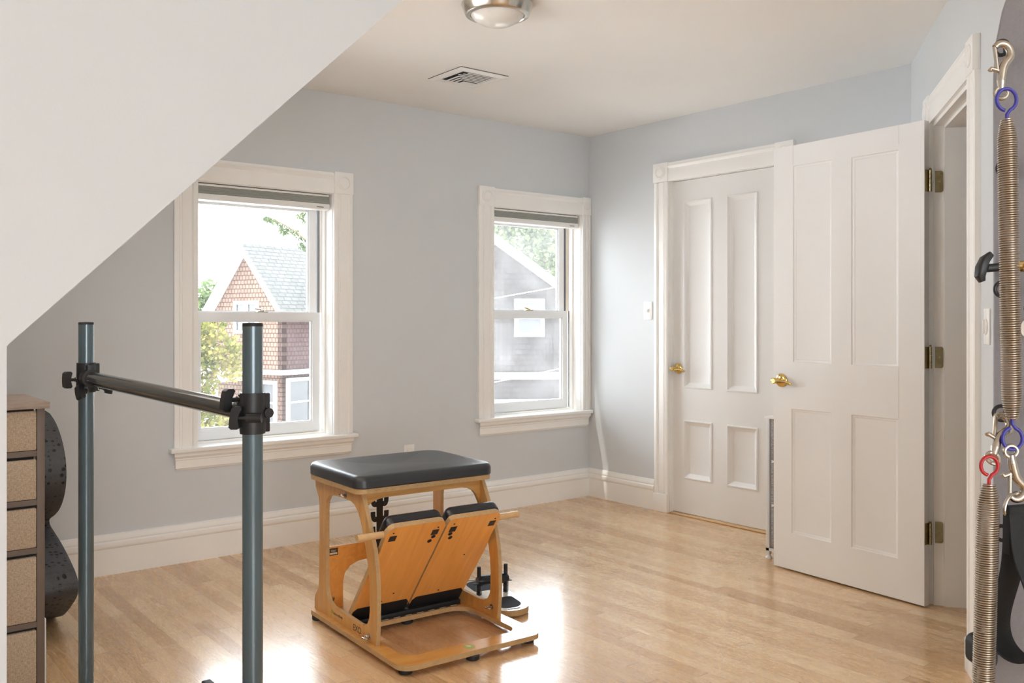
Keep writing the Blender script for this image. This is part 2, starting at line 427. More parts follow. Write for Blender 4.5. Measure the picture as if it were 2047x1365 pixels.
# near partition with the raked edge, knee wall and sloped ceiling
DY = -2.856
b = MB()
b.prism([(-7,0),(-4.014,0),(-4.014,1.157),(-2.677,H),(-7,H)], DY, DY+.1, XZ)
structure(b.build('wall_partition', M_wall, smooth=0), 'pale partition wall cut along the roof slope at upper left', 'wall')
b = MB(); b.box(-4.16, -4.014, DY+.1, 0, 0, 1.157)
structure(b.build('wall_left', M_wall, smooth=0), 'low knee wall under the roof slope', 'wall')
SLA = math.atan2(H-1.157, 1.337); SLL = math.hypot(H-1.157, 1.337)
SL = lambda u, v, w: (-4.014+u*math.cos(SLA)-w*math.sin(SLA), v, 1.157+u*math.sin(SLA)+w*math.cos(SLA))
b = MB()
b.prism([(0,DY+.1),(SLL,DY+.1),(SLL,0),(0,0)], 0, .12, SL, holes=[rect(.45,1.5,-2.35,-1.0)])  # opening added out of view to let sky light into the room
structure(b.build('ceiling_slope', M_ceil, smooth=0), 'sloped ceiling over the knee wall with an added unseen skylight opening', 'ceiling')
# rear part of the room, out of the picture: glazed on two sides
ex, ey = CW(1.7, 0)
b = MB()
b.prism([(-8,0),(ey,0),(ey,H),(-8,H)], ex, ex+.12, YZ)
structure(b.build('wall_side', M_wall, smooth=0), 'wall beside the rear of the room', 'wall')
b = MB(); b.prism(rect(-7.15, ex+.12, 0, H), -8.15, -8, XZ, holes=[rect(-6.3,-3.6,.45,2.2)])
structure(b.build('wall_rear', M_wall, smooth=0), 'rear wall with broad glazing', 'wall')
b = MB(); b.prism(rect(-8, DY, 0, H), -7.15, -7, YZ)
structure(b.build('wall_side_rear', M_wall, smooth=0), 'plain side wall of the rear part', 'wall')
for i, (ax, a0, a1, pos) in enumerate((('x', -6.3, -3.6, -8.08),)):
    b = MB(); k = 4; w = (a1-a0)/k
    for j in range(k+1):
        c = a0+j*w; lo, hi = max(a0, c-.035), min(a1, c+.035)
        if ax == 'x': b.box(lo, hi, pos-.03, pos+.03, .45, 2.2)
        else: b.box(pos-.03, pos+.03, lo, hi, .35, 2.2)
    for z in (.45, 1.28, 2.13):
        if ax == 'x': b.box(a0, a1, pos-.03, pos+.03, z, z+.07)
        else: b.box(pos-.03, pos+.03, a0, a1, z, z+.07)
    structure(b.build('window_%d' % (3+i), M_trim, smooth=0), 'white framed glazing behind the viewer', 'window')

# ------------------------------------------------------------------ baseboards
BP = [(0,0),(-.020,0),(-.020,.122),(-.024,.126),(-.026,.136),(-.024,.150),(-.017,.157),(-.020,.162),(-.019,.172),(-.013,.180),(-.011,.188),(0,.190)]
def baseboard(name, x0, x1, loc, rotz, label):
    b = MB(); b.rings([[(x0, y, z) for y, z in BP], [(x1, y, z) for y, z in BP]])
    structure(b.build(name, M_trim, loc=loc, rot=(0,0,rotz)), label, 'baseboard')
baseboard('baseboard_far', -4.014, -.0, (0,0,0), 0, 'tall white moulded baseboard below the windows')
baseboard('baseboard_right', 0, .612, (0,0,0), -PI/2, 'short white baseboard between corner and closet door')
baseboard('baseboard_right_end', 1.634, 2.24, (0,0,0), -PI/2, 'white baseboard hidden behind the open door')
baseboard('baseboard_entry', .864, 1.7, QC, RC, 'white baseboard on the angled wall')

# ------------------------------------------------------------------ casings
CP = [(0,0),(0,-.018),(.006,-.022),(.024,-.022),(.030,-.012),(.038,-.012),(.041,-.018),(.077,-.018),(.080,-.012),(.088,-.012),(.094,-.022),(.112,-.022),(.118,-.018),(.118,0)]
def casing_v(b, x, z0, z1, w=.118):
    k = w/.118
    b.rings([[(x+u*k, y, z0) for u, y in CP], [(x+u*k, y, z1) for u, y in CP]])
HP = [(0,0),(0,-.018),(.010,-.020),(.055,-.020),(.065,-.017),(.078,-.017),(.086,-.024),(.094,-.026),(.100,-.022),(.108,-.020),(.114,-.020),(.114,0)]
def casing_h(b, x0, x1, z, h=.114):
    k = h/.114
    b.rings([[(x0, y, z+u*k) for u, y in HP], [(x1, y, z+u*k) for u, y in HP]])
def block(b, x0, x1, z0, z1):
    b.box(x0, x1, -.026, 0, z0, z1, .002)
    cx, cz = (x0+x1)/2, (z0+z1)/2; r = min(x1-x0, z1-z0)*.34
    b.lathe([(r,0),(r,.004),(r*.86,.006),(r*.78,.001),(r*.68,.001),(r*.6,.005),(r*.3,.006),(0,.005)], (cx,-.026,cz), (0,-1,0), 36)

def make_window(name, W, outL, outR, label, gm, head):
    x0, x1, z0, z1 = W
    t = thing(name, label, 'window', (0,0,0), kind='structure')
    b = MB(); casing_v(b, outL, z0, z1, x0-outL); b.build('side_casing', M_trim, t)
    b = MB(); casing_v(b, x1, z0, z1, outR-x1); b.build('side_casing', M_trim, t)
    b = MB(); casing_h(b, x0, x1, z1); b.build('head_casing', M_trim, t)
    b = MB(); block(b, outL, x0, z1, z1+.12); b.build('corner_block', M_trim, t)
    b = MB(); block(b, x1, outR, z1, z1+.12); b.build('corner_block', M_trim, t)
    b = MB(); b.box(outL-.025, min(outR+.02, -.004), -.05, 0, z0-.020, z0+.003, .006, 3); b.box(x0+.004, x1-.004, -.006, .125, z0-.005, z0+.0025)
    b.build('window_stool', M_trim, t)
    b = MB(); a0, a1 = outL-.004, min(outR, -.012)
    ap = [(0,0),(-.034,0),(-.033,-.018),(-.026,-.026),(-.022,-.030),(-.022,-.036),(-.019,-.040),(-.018,-.078),(-.010,-.082),(-.008,-.088),(0,-.088)]
    b.rings([[(a0+(.034+y)*.6, y, z0-.020+z) for y, z in ap], [(a1-(.034+y)*.6, y, z0-.020+z) for y, z in ap]])
    b.build('apron', M_trim, t)
    # jamb lining
    b = MB(); b.box(x0-.01, x0+.003, -.002, .205, z0, z1); b.box(x1-.003, x1+.01, -.002, .205, z0, z1); b.box(x0, x1, -.002, .205, z1-.003, z1+.01); b.box(x0, x1, .125, .26, z0-.03, z0+.012)
    b.box(x0, x0+.012, .075, .105, z0, z1); b.box(x1-.012, x1, .075, .105, z0, z1); b.box(x0, x1, .085, .108, z0, z0+.012)
    b.build('jamb', M_trim, t)
    mz = z0+.675
    b = MB(); b.box(x1-.0045, x1-.002, .122, .148, mz, z1); b.box(x0+.002, x0+.0045, .122, .148, mz, z1)
    b.build('sash_track', M_liner, t)
    b = MB(); b.box(x1-.0045, x1-.002, .152, .186, mz, z1); b.box(x1-.0045, x1-.002, .114, .124, z0+.012, mz); b.box(x0+.002, x0+.0045, .152, .186, mz, z1)  # dark strips stand in for shade in the gap between sash and jamb
    b.build('track_gap_shade', M_dark, t)
    # sashes
    mz = z0+.675
    L = (x0+.012, x1-.022)
    def sash(nm, y, za, zb, st, bot, top, gt):
        b = MB()
        g0, g1, h0, h1 = L[0]+st, L[1]-st, za+bot, zb-top
        b.prism(rect(L[0], L[1], za, zb), y, y+.036, XZ, holes=[rect(g0, g1, h0, h1)])
        # glazing bead
        bd = .007
        b.prism(rect(g0, g1, h0, h1), y+.010, y+.026, XZ, holes=[rect(g0+bd, g1-bd, h0+bd, h1-bd)])
        o = b.build(nm, M_vinyl, t, smooth=0)
        p = MB(); p.box(g0+.002, g1-.002, y+.016, y+.0195, h0+.002, h1-.002); p.build('pane', gm, o, smooth=0)
        return o
    lo = sash('lower_sash', .110, z0+.014, mz, .044, .055, .045, gm)
    sash('upper_sash', .150, mz-.05, z1, .044, .05, .085, gm)
    # latch
    b = MB(); cx = (x0+x1)/2+.02
    b.box(cx-.03, cx+.03, .112, .140, mz, mz+.006, .002); b.lathe([(.012,0),(.012,.008),(.007,.011),(0,.011)], (cx,.126,mz+.006), n=20)
    b.tube([(cx,.126,mz+.014),(cx-.02,.122,mz+.016),(cx-.045,.118,mz+.02)], .004, 8)
    b.build('sash_latch', M_abrass if name.endswith('2') else M_chrome, t)
    return t
make_window('window_1', W1, -2.808, -1.824, 'larger looking left double-hung window with sharp view of the gabled house', M_glass1, 0)
make_window('window_2', W2, -.948, -.002, 'right double-hung window in the corner with hazy panes', M_glass2, 0)

def make_shade(W, label, zt):
    x0, x1 = W[0]+.008, W[1]-.012
    t = thing('window_shade', label, 'window shade', ((x0+x1)/2, .045, zt-.08), group=None)
    w = (x1-x0)/2
    b = MB(); b.box(-w, w, -.028, .028, .068, .080, .003); b.build('headrail', M_white, t)
    b = MB()
    for k in range(5): b.box(-w+.002, w-.002, -.024+.001*(k % 2), .024, .031+k*.0072, .0376+k*.0072, .001, 1)
    b.build('folded_fabric', M_shade, t)
    b = MB(); b.prism([(-.028,.029),(-.030,.012),(-.024,-.001),(-.010,-.004),(.026,-.004),(.026,.029)], -w-.002, w+.002, YZ); b.build('bottom_rail', M_white, t)
    b = MB(); b.box(w-.075, w-.035, -.0306, -.0285, .008, .0115); b.build('maker_mark', M_ink, t)
    b = MB(); b.box(-w+.01, w-.01, -.02, .022, .080, .086); b.build('mounting_strip', M_dark, t)
    return t
make_shade(W1, 'grey cellular shade raised to the top of the left window', 1.889)
make_shade(W2, 'grey cellular shade raised to the top of the right window', 1.904)

# ------------------------------------------------------------------ closet door and trim on the right wall
t = thing('trim_1', 'white fluted casing around the closed closet door', 'door casing', (0,-.614,0), -PI/2, kind='structure')
b = MB(); b.box(-.002, .112, -.027, 0, 0, .112, .002); b.build('plinth_block', M_trim, t)
b = MB(); casing_v(b, 0, .112, 2.058, .116); b.build('side_casing', M_trim, t)
b = MB(); casing_v(b, .902, .112, 2.058, .116); b.build('side_casing', M_trim, t)
b = MB(); b.box(.904, 1.018, -.027, 0, 0, .112, .002); b.build('plinth_block', M_trim, t)
b = MB(); casing_h(b, .116, .902, 2.06); b.build('head_casing', M_trim, t)
b = MB(); block(b, -.002, .116, 2.06, 2.178); b.build('corner_block', M_trim, t)
b = MB(); block(b, .902, 1.02, 2.06, 2.178); b.build('corner_block', M_trim, t)
b = MB(); b.box(.117, .119, 0, .07, 0, 2.06); b.box(.899, .901, 0, .07, 0, 2.06); b.box(.117, .901, 0, .07, 2.059, 2.0615); b.build('jamb', M_trim, t)
b = MB(); b.box(.119, .899, -.01, .07, .0005, .008, .003); b.build('threshold', M_oakdowel, t)

def lever(parent, x, z, y=0, keyed=False):
    b = MB(); b.lathe([(.033,0),(.033,.004),(.029,.009),(.018,.013),(.0,.014)], (x,y,z), (0,-1,0), 40)
    o = b.build('lever_handle', M_brass, parent)
    b = MB()
    b.lathe([(.011,.0),(.011,.03),(.014,.034),(.014,.052),(.011,.056),(0,.056)], (x,y-.008,z), (0,-1,0), 24)
    pts = [(x-.018,y-.052,z+.001),(x,y-.054,z-.001),(x+.02,y-.052,z-.006),(x+.045,y-.048,z-.004),(x+.07,y-.044,z-.007),(x+.086,y-.043,z-.014)]
    pts = smooth_loop(pts, 2, False); n = len(pts)
    b.sweep(pts, lambda i: [((.011-.004*i/n)*math.cos(2*PI*k/12), (.0065-.002*i/n)*math.sin(2*PI*k/12)) for k in range(12)], up=(0,0,1))
    b.build('lever', M_brass, o)
    return o
def panel_door(parent, name, w, h, th, panels, prof, mat):
    b = MB()
    holes = [rect(*p) for p in panels]
    b.prism(rect(0, w, 0, h), 0, th, XZ, holes=holes)
    for p in panels:
        b.panel(*p, prof, 0); b.panel(*p, [(i, -d) for i, d in prof], th)
    return b.build(name, mat, parent, smooth=25)
t = thing('door_1', 'closed white four-panel closet door with brass lever', 'door', (.03,-.733,.010), -PI/2, kind='structure')
P4 = [(.083,.303,.770,1.922),(.412,.632,.770,1.922),(.083,.303,.212,.574),(.412,.632,.212,.574)]
PR = [(0,-.000),(.002,-.005),(.008,-.006),(.013,.000),(.020,.004),(.030,.012),(.036,.014)]
panel_door(t, 'door_leaf', .778, 2.047, .035, P4, PR, M_door)
lever(t, .040, .888)
b = MB(); b.box(-.003, .0, -.001, .02, .86, .92); b.build('latch_plate', M_abrass, t)

# ------------------------------------------------------------------ entry door, standing open
t = thing('door_2', 'open white four-panel door swung against the closet wall', 'door', (-.540,-1.876,.008), math.atan2(-.9974,-.0718), kind='structure')
P4 = [(.114,.328,.99,1.924),(.432,.662,.99,1.918),(.105,.327,.173,.768),(.432,.660,.173,.768)]
PR2 = [(0,0),(.003,.004),(.010,.006),(.014,.009),(.03,.010)]
panel_door(t, 'door_leaf', .78, 2.022, .035, P4, PR2, M_door)
b = MB()
for (x, z0, z1) in ((.1135, 1.93, 2.022), (.6635, .77, .99), (.6635, 1.94, 2.022)): b.box(x, x+.0008, -.0006, .002, z0, z1)
b.build('joint_line', M_liner, t, smooth=0)
lever(t, .048, .90)
for z in (1.772, 1.034, .299):
    o = MB(); o.box(.7795, .7815, .002, .035, z-.045, z+.045, 0); hg = o.build('hinge', M_abrass, t)
    k = MB()
    for j in range(5): k.lathe([(.0065,0),(.0065,.0168),(.0,.0168)], (.789,.030,z-.045+j*.0182), n=16)
    k.lathe([(.004,0),(.006,.003),(.003,.008),(0,.008)], (.789,.030,z+.046), n=12)
    k.build('hinge_knuckle', M_abrass, hg)
# casing and jambs of the doorway
t = thing('trim_2', 'white casing and jambs around the open doorway', 'door casing', QC, RC, kind='structure')
b = MB(); casing_v(b, -.118, 0, 2.03); b.build('side_casing', M_trim, t)
b = MB(); casing_v(b, .75, .112, 2.03, .112); b.build('side_casing', M_trim, t)
b = MB(); b.box(.748, .864, -.027, 0, 0, .112, .002); b.build('plinth_block', M_trim, t)
b = MB(); casing_h(b, 0, .75, 2.03); b.build('head_casing', M_trim, t)
b = MB(); block(b, -.12, 0, 2.03, 2.15); b.build('corner_block', M_trim, t)
b = MB(); block(b, .75, .864, 2.03, 2.15); b.build('corner_block', M_trim, t)
b = MB()
b.box(-.001, .016, -.003, .135, 0, 2.03); b.box(.734, .751, -.003, .135, 0, 2.03); b.box(0, .75, -.003, .135, 2.014, 2.031)
b.box(.016, .028, .036, .135, 0, 2.014); b.box(.722, .734, .036, .135, 0, 2.014); b.box(.016, .734, .036, .135, 2.002, 2.014)
b.build('door_jamb', M_trim, t)
for z in (1.78, 1.042, .307):
    b = MB(); b.prism(rrect(.001, .033, z-.045, z+.045, [.009,.001,.001,.009]), .016, .018, lambda u, v, w: (w, u, v))
    hl = b.build('hinge_leaf', M_abrass, t)
    b = MB()
    for (yy, dz) in ((.024,.033),(.018,0),(.024,-.033)): b.lathe([(.0035,0),(.0035,.0008),(0,.0008)], (.018,yy,z+dz), (1,0,0), 10)
    b.build('screw', M_brass, hl)

# ------------------------------------------------------------------ wall fittings
t = thing('light_switch', 'white toggle switch plate on the right wall beside the closet casing', 'light switch', (0,-.5485,1.258), -PI/2)
b = MB(); b.box(-.035, .035, -.006, 0, -.058, .058, .003); b.build('switch_plate', M_white, t)
b = MB(); b.box(-.005, .005, -.016, -.004, -.010, .008, .002); b.build('toggle', M_white, t)
for z in (.03, -.03):
    b = MB(); b.lathe([(.0035,0),(.0035,.001),(0,.001)], (0,-.006,z), (0,-1,0), 12); b.build('screw', M_nickel, t)
t = thing('wall_outlet', 'white outlet plate with round cover between the windows', 'outlet', (-1.447,0,.412))
b = MB(); b.box(-.036, .036, -.006, 0, -.058, .058, .003); b.build('cover_plate', M_white, t)
for z in (.022, -.022):
    b = MB(); b.lathe([(.0175,0),(.0175,.004),(.0145,.005),(.0135,.003),(.008,.003),(.007,.005),(0,.005)], (0,-.006,z), (0,-1,0), 32); b.build('outlet_cover', M_white, t)
dx, dy = CW(.965, 0)
t = thing('dial_timer', 'white dial control plate on the angled wall behind the spring', 'dial control', (dx, dy, 1.178), RC)
b = MB(); b.box(-.036, .036, -.006, 0, -.058, .058, .003); b.build('cover_plate', M_white, t)
b = MB(); b.lathe([(.026,0),(.026,.003),(.024,.005),(0,.0055)], (0,-.006,0), (0,-1,0), 32); b.box(-.004, .004, -.016, -.010, -.022, .022, .002); b.build('dial', M_white, t)

# ------------------------------------------------------------------ ceiling light and vent
t = thing('ceiling_light', 'round brushed nickel flush ceiling light with frosted dome', 'ceiling light', (-2.095,-1.69,H))
b = MB(); b.lathe([(.139,0),(.1425,-.002),(.1425,-.006),(.129,-.040),(.126,-.0445),(.121,-.047),(.110,-.049),(.107,-.046),(.106,-.02),(.10,0)], n=64); b.build('metal_ring', M_nickel, t, 18)
b = MB(); b.lathe([(.106,-.044),(.101,-.051),(.088,-.064),(.066,-.076),(.040,-.084),(.015,-.0875),(0,-.088)], n=64); b.build('glass_dome', M_frost, t)
t = thing('ceiling_vent', 'white square ceiling air vent with L-shaped louvres', 'air vent', (-1.548,-.733,H))
b = MB()
b.rings([[(sx*a, sy*a, z) for sx, sy in ((-1,-1),(1,-1),(1,1),(-1,1))] for a, z in ((.148,-.003),(.148,-.006),(.128,-.013),(.108,-.011),(.104,-.002))], cap0=False, cap1=False)
b.build('vent_frame', M_white, t, smooth=0)
b = MB(); b.box(-.106, .106, -.106, .106, -.0025, -.001); b.box(-.1485, .1485, -.1485, .1485, -.003, -.0005); b.build('duct_opening', M_dark, t, smooth=0)
for k in range(6):
    # blades run along x; the three inner ones turn the corner and run along y as well
    y0 = -.092+k*.024; x0 = -.098 if k < 3 else -.098+(k-2)*.026
    b = MB()
    if k < 3: b.box(x0+.012*(3-k), .104, y0, y0+.0115, -.0085, -.0068)
    else: b.prism([(x0,y0),(.104,y0),(.104,y0+.0115),(x0+.0125,y0+.0115),(x0+.0125,.104),(x0,.104)], -.0085, -.0068, XY)
    b.build('louvre', M_white, t, smooth=0)
b = MB(); b.box(.012, .104, .056, .104, -.0085, -.0068); b.build('louvre_plate', M_white, t, smooth=0)

# ------------------------------------------------------------------ pilates chair
TH = math.radians(-2.9)
t = thing('pilates_chair', 'birch plywood exercise chair with black padded seat and split pedal', 'exercise chair', (-2.38,-1.57,0), TH)
BZ0, BZ1 = .020, .038
b = MB()
opening = smooth_loop([(-.150,.055),(-.215,-.10),(-.235,-.275),(-.190,-.312),(.165,-.312),(.235,-.275),(.243,-.03),(.215,.06),(.15,.075),(-.10,.072)], 2)
opening = rrect(-.236, .243, -.312, .070, [.075,.02,.06,.055], 8)
b.prism(rrect(-.292, .300, -.392, .388, [.03,.03,.055,.045], 8), BZ0, BZ1, XY, holes=[opening], mi_face=0, mi_side=1)
b.build('base_frame', [M_birchX, M_edgeZ], t)
outline = [(-.156,.038),(-.164,.116),(-.165,.20),(-.164,.245),(-.157,.31),(-.140,.377),(-.120,.42),(-.101,.455),(-.082,.492),(-.060,.532),(-.040,.565),
           (.372,.565),(.370,.532),(.356,.512),(.340,.492),(.333,.468),(.332,.36),(.336,.16),(.343,.127),(.358,.108),(.373,.094),(.379,.076),(.379,.038)]
hole = [(.272,.37),(.271,.455),(.264,.487),(.247,.507),(.215,.520),(.123,.5235),(.045,.522),(.015,.513),(-.012,.493),(-.034,.463),(-.059,.411),(-.078,.364),(-.093,.315),
        (-.104,.265),(-.109,.205),(-.108,.15),(-.103,.122),(-.088,.100),(-.060,.087),(-.025,.083),(.099,.087),(.205,.087),(.238,.096),(.258,.117),(.268,.145),(.272,.20)]
for x0, x1 in ((-.270,-.254),(.256,.272)):
    b = MB(); b.prism(outline, x0, x1, YZ, holes=[hole], mi_face=0, mi_side=1)
    o = b.build('side_panel', [M_birchZ, M_edgeX], t)
# front apron with arched corners
ap = [(-.254,.565),(.256,.565),(.256,.470),(.248,.474),(.236,.508),(.222,.529),(.198,.545),(.168,.553),(-.165,.553),(-.194,.550),(-.222,.541),(-.244,.528),(-.254,.515)]
ap = [(-.254,.565),(.256,.565),(.256,.462),(.247,.482),(.236,.505),(.222,.521),(.198,.533),(.168,.538),(-.165,.538),(-.194,.535),(-.222,.526),(-.244,.510),(-.254,.488)]
b = MB(); b.prism(ap, -.034, -.018, XZ, mi_face=0, mi_side=1); b.build('front_apron', [M_birchX, M_edgeY], t)
# rear cross panel with arch
rp = [(-.254,.038),(-.166,.038),(-.166,.140),(-.158,.172),(-.135,.197),(-.10,.211),(-.05,.216),(.05,.216),(.10,.211),(.135,.197),(.158,.172),(.166,.140),(.166,.038),(.256,.038),(.256,.285),(-.254,.285)]
b = MB(); b.prism(rp, .335, .351, XZ, mi_face=0, mi_side=1); rc = b.build('rear_panel', [M_pedal, M_edgeY], t)
b = MB(); b.box(-.229, -.189, .3335, .3352, .250, .279); wl = b.build('warning_label', M_ink, rc, smooth=0)
b = MB(); b.box(-.225, -.193, .3328, .3336, .254, .261); b.box(-.221,-.198,.3328,.3336,.2695,.2710); b.box(-.219,-.200,.3328,.3336,.2655,.2668); b.build('label_print', M_cream, wl, smooth=0)
for x, z in ((-.212,.075),(.212,.075),(-.045,.262),(-.045,.215),(.05,.262)):
    b = MB(); b.lathe([(.009,0),(.009,.003),(.005,.004),(.004,.002),(0,.002)], (x,.335,z), (0,-1,0), 20); b.build('bolt', M_chrome, rc)
# seat board and cushion
def soft_slab(b, pts, z0, z1, r, zf, cx, cy, rb=.004):
    def inset(p, d):
        out = []; n = len(p)
        for i in range(n):
            a, c = Vector(p[i-1]), Vector(p[(i+1) % n]); tt = (c-a).normalized(); out.append((p[i][0]-tt.y*d, p[i][1]+tt.x*d))
        return out
    R = [[(x, y, z0) for x, y in inset(pts, rb)], [(x, y, z0+rb) for x, y in pts]]
    for k in range(6):
        a = PI/2*k/5; ins = r*(1-math.cos(a)); 
        R.append([(x, y, z1-r+r*math.sin(a)) for x, y in inset(pts, ins)])
    top = inset(pts, r)
    for sc in (.93,.82,.68,.52,.36,.2,.08): R.append([(cx+(x-cx)*sc, cy+(y-cy)*sc, z1) for x, y in top])
    R2 = []
    for ring in R: R2.append([(x, y, z+(zf(x, y) if z > (z0+z1)/2 else 0)) for x, y, z in ring])
    b.rings(R2)
so = rrect(-.298, .298, -.070, .392, [.05,.05,.04,.04], 8)
b = MB(); b.prism(so, .565, .583, XY, mi_face=0, mi_side=1); b.build('seat_board', [M_birchX, M_edgeZ], t)
b = MB(); po = rrect(-.302, .302, -.074, .396, [.075,.06,.045,.045], 8)
soft_slab(b, po, .583, .632, .020, lambda x, y: -.018*math.exp(-((x+.03)/.13)**2)*max(0, min(1, (y-.02)/.3)) - .004*max(0, -(y+.0)/.07), 0, .16)
b.build('seat_cushion', M_leather, t)
# two pedals hinged at the back of the base, leaning to the front
pa = math.atan2(.463-.066, .315)
def make_pedal(x0, x1, sgn):
    e = bpy.data.objects.new('pedal', None)
    Lp = .514
    prof = [(x0,.0),(x1,.0),(x1,Lp),(x0,Lp)]
    if sgn < 0:   # left half: outer edge is x0
        prof = [(x0,.02),(x1,.02),(x1,Lp-.03),(x1-.006,Lp-.008),(x1-.02,Lp),(x0+.035,Lp),(x0+.02,Lp-.008),(x0+.008,Lp-.03),(x0+.008,Lp-.13),(x0,Lp-.2)]
    else:
        prof = [(x1,.02),(x1,Lp-.2),(x1-.006,Lp-.13),(x1-.002,Lp-.03),(x1-.010,Lp-.01),(x1-.024,Lp),(x0+.03,Lp),(x0+.012,Lp-.008),(x0,Lp-.03),(x0,.02)]
        prof = prof[::-1]
    b = MB(); b.prism(prof, 0, .020, XY, mi_face=0, mi_side=1)
    # rotate so local y climbs the slope; local z is the padded (rear) side
    rot = (Matrix.Rotation(PI-pa, 4, 'X') @ Matrix.Rotation(PI, 4, 'Y')).to_euler()
    o = b.build('pedal', [M_pedal, M_edgeZ], t, loc=(0,.105,.062), rot=rot)
    c = MB(); soft_slab(c, rrect(x0+.006, x1-.006, Lp-.21, Lp+.002, .03, 6), .020, .068, .024, lambda x, y: 0, (x0+x1)/2, Lp-.1)
    c.build('pedal_pad', M_pedalpad, o)
    for xx in (x0+.035, x1-.035):
        c = MB(); c.box(xx-.014, xx+.014, Lp-.074, Lp-.046, -.0012, .001); c.build('spring_slot', M_blackp, o, smooth=0)
    xi = (x1-.040) if sgn < 0 else (x0+.040)
    for dy in (-.085, -.108):
        c = MB(); c.lathe([(.009,0),(.009,.0012),(0,.0012)], (xi+(.012 if dy > -.1 else -.002)*(1 if sgn < 0 else -1)*.6, Lp+dy, .0002), (0,0,-1), 20); c.build('spring_hole', M_dark, o)
    for (xx, yy) in ((x0+.03, Lp-.034), (x1-.03, Lp-.03), ((x0+x1)/2-.03, Lp*.55 if sgn < 0 else Lp*.22), ((x0+x1)/2+.01, .075)):
        c = MB(); c.lathe([(.0035,0),(.0035,.0012),(0,.0012)], (xx, yy, .0002), (0,0,-1), 12); c.build('screw_hole', M_dark, o)
    c = MB(); c.tube([((x0-.098) if sgn < 0 else (x1+.098), Lp-.055, .020), ((x0+.05) if sgn < 0 else (x1-.05), Lp-.055, .020)], .0125, 20)
    c.build('dowel_handle', M_oakdowel, o)
    c = MB(); c.prism([(x0+.004,-.022),(x1-.004,-.022),(x1-.004,.040),(x1-.018,.058),(x0+.018,.058),(x0+.004,.040)], -.0015, .019, XY)
    c.build('hinge_plate', M_rubber, o)
    return o
make_pedal(-.250, -.004, -1); make_pedal(.004, .250, 1)
b = MB(); b.box(-.240, .240, .085, .125, BZ1, .056, .003); b.build('pedal_hinge', M_rubber, t)
b = MB()
b.box(-.236, .236, .074, .096, BZ1, BZ1+.0012); hs = b.build('hinge_strip', M_ink, t, smooth=0)
for k in range(9):
    c = MB(); x = -.215+k*.052; c.box(x-.014, x+.014, .0745, .0795, BZ1+.0011, BZ1+.002); c.build('hinge_screw_slot', M_cream, hs, smooth=0)
# spring rack standing on the rear panel, hooks on both sides
b = MB(); b.box(-.014, .014, .334, .338, .24, .53)
for k in range(4):
    z = .315+k*.062
    for s_ in (-1, 1):
        pts = smooth_loop([(s_*.010, z-.004), (s_*.024, z-.010), (s_*.031, z+.004), (s_*.031, z+.026)], 2, False)
        b.sweep([(x, .336, zz) for x, zz in pts], [(-.010,-.002),(.010,-.002),(.010,.002),(-.010,.002)], up=None)
b.build('spring_rack', M_blackp, t)
# eyebolts
for (x, y, z, sg) in ((-.270,.091,.538,-1), (-.270,-.105,.058,-1), (.256,-.117,.072,-1)):
    b = MB(); b.lathe([(.011,0),(.011,.002),(.005,.003),(.004,.010),(0,.010)], (x,y,z), (sg,0,0), 20)
    b.tube([(x+sg*(.016+.010*math.cos(a)), y+.016*math.sin(a), z) for a in [2*PI*k/24 for k in range(24)]], .0032, 10, closed=True)
    b.build('eyebolt', M_chrome, t)
# rubber feet
for x, y in ((-.255,-.345),(.262,-.345),(0,-.372),(-.268,.35),(.27,.35),(0,.105)):
    b = MB(); b.lathe([(.021,0),(.024,.003),(.024,.017),(.021,.0205),(0,.0205)], (x,y,0), n=24); b.build('rubber_foot', M_rubber, t)
# lettering and emblem
def onside(y, z): return Matrix(((0,0,-1,-.2702),(-1,0,0,y),(0,1,0,z),(0,0,0,1)))
text_mesh('EXO', .034, 'lettering', M_ink, t, onside(.029,.047))
b = MB(); b.box(-.2708, -.270, .097, .231, .053, .084); lb = b.build('brand_label', M_birchY, t, smooth=0)
text_mesh('balancedbody', .0150, 'lettering', M_ink, lb, onside(.199,.061) @ Matrix.Translation((0,0,.0007)))
b = MB(); b.lathe([(.008,0),(.008,.0006),(0,.0006)], (-.2708,.212,.067), (-1,0,0), 20); b.build('emblem', M_green, lb)
b = MB(); b.lathe([(.021,0),(.021,.0006),(0,.0006)], (0,-.350,BZ1), n=36)
em = b.build('emblem', M_green, t)
b = MB()
tear = smooth_loop([(-.010,.016),(-.012,.023),(-.004,.012),(.005,.006),(.008,.000),(.003,-.006),(-.004,-.004),(-.008,.004)], 2)
b.prism([(x, y-.350) for x, y in tear], BZ1+.0005, BZ1+.0012, XY); b.build('emblem_swoosh', M_cream, em)

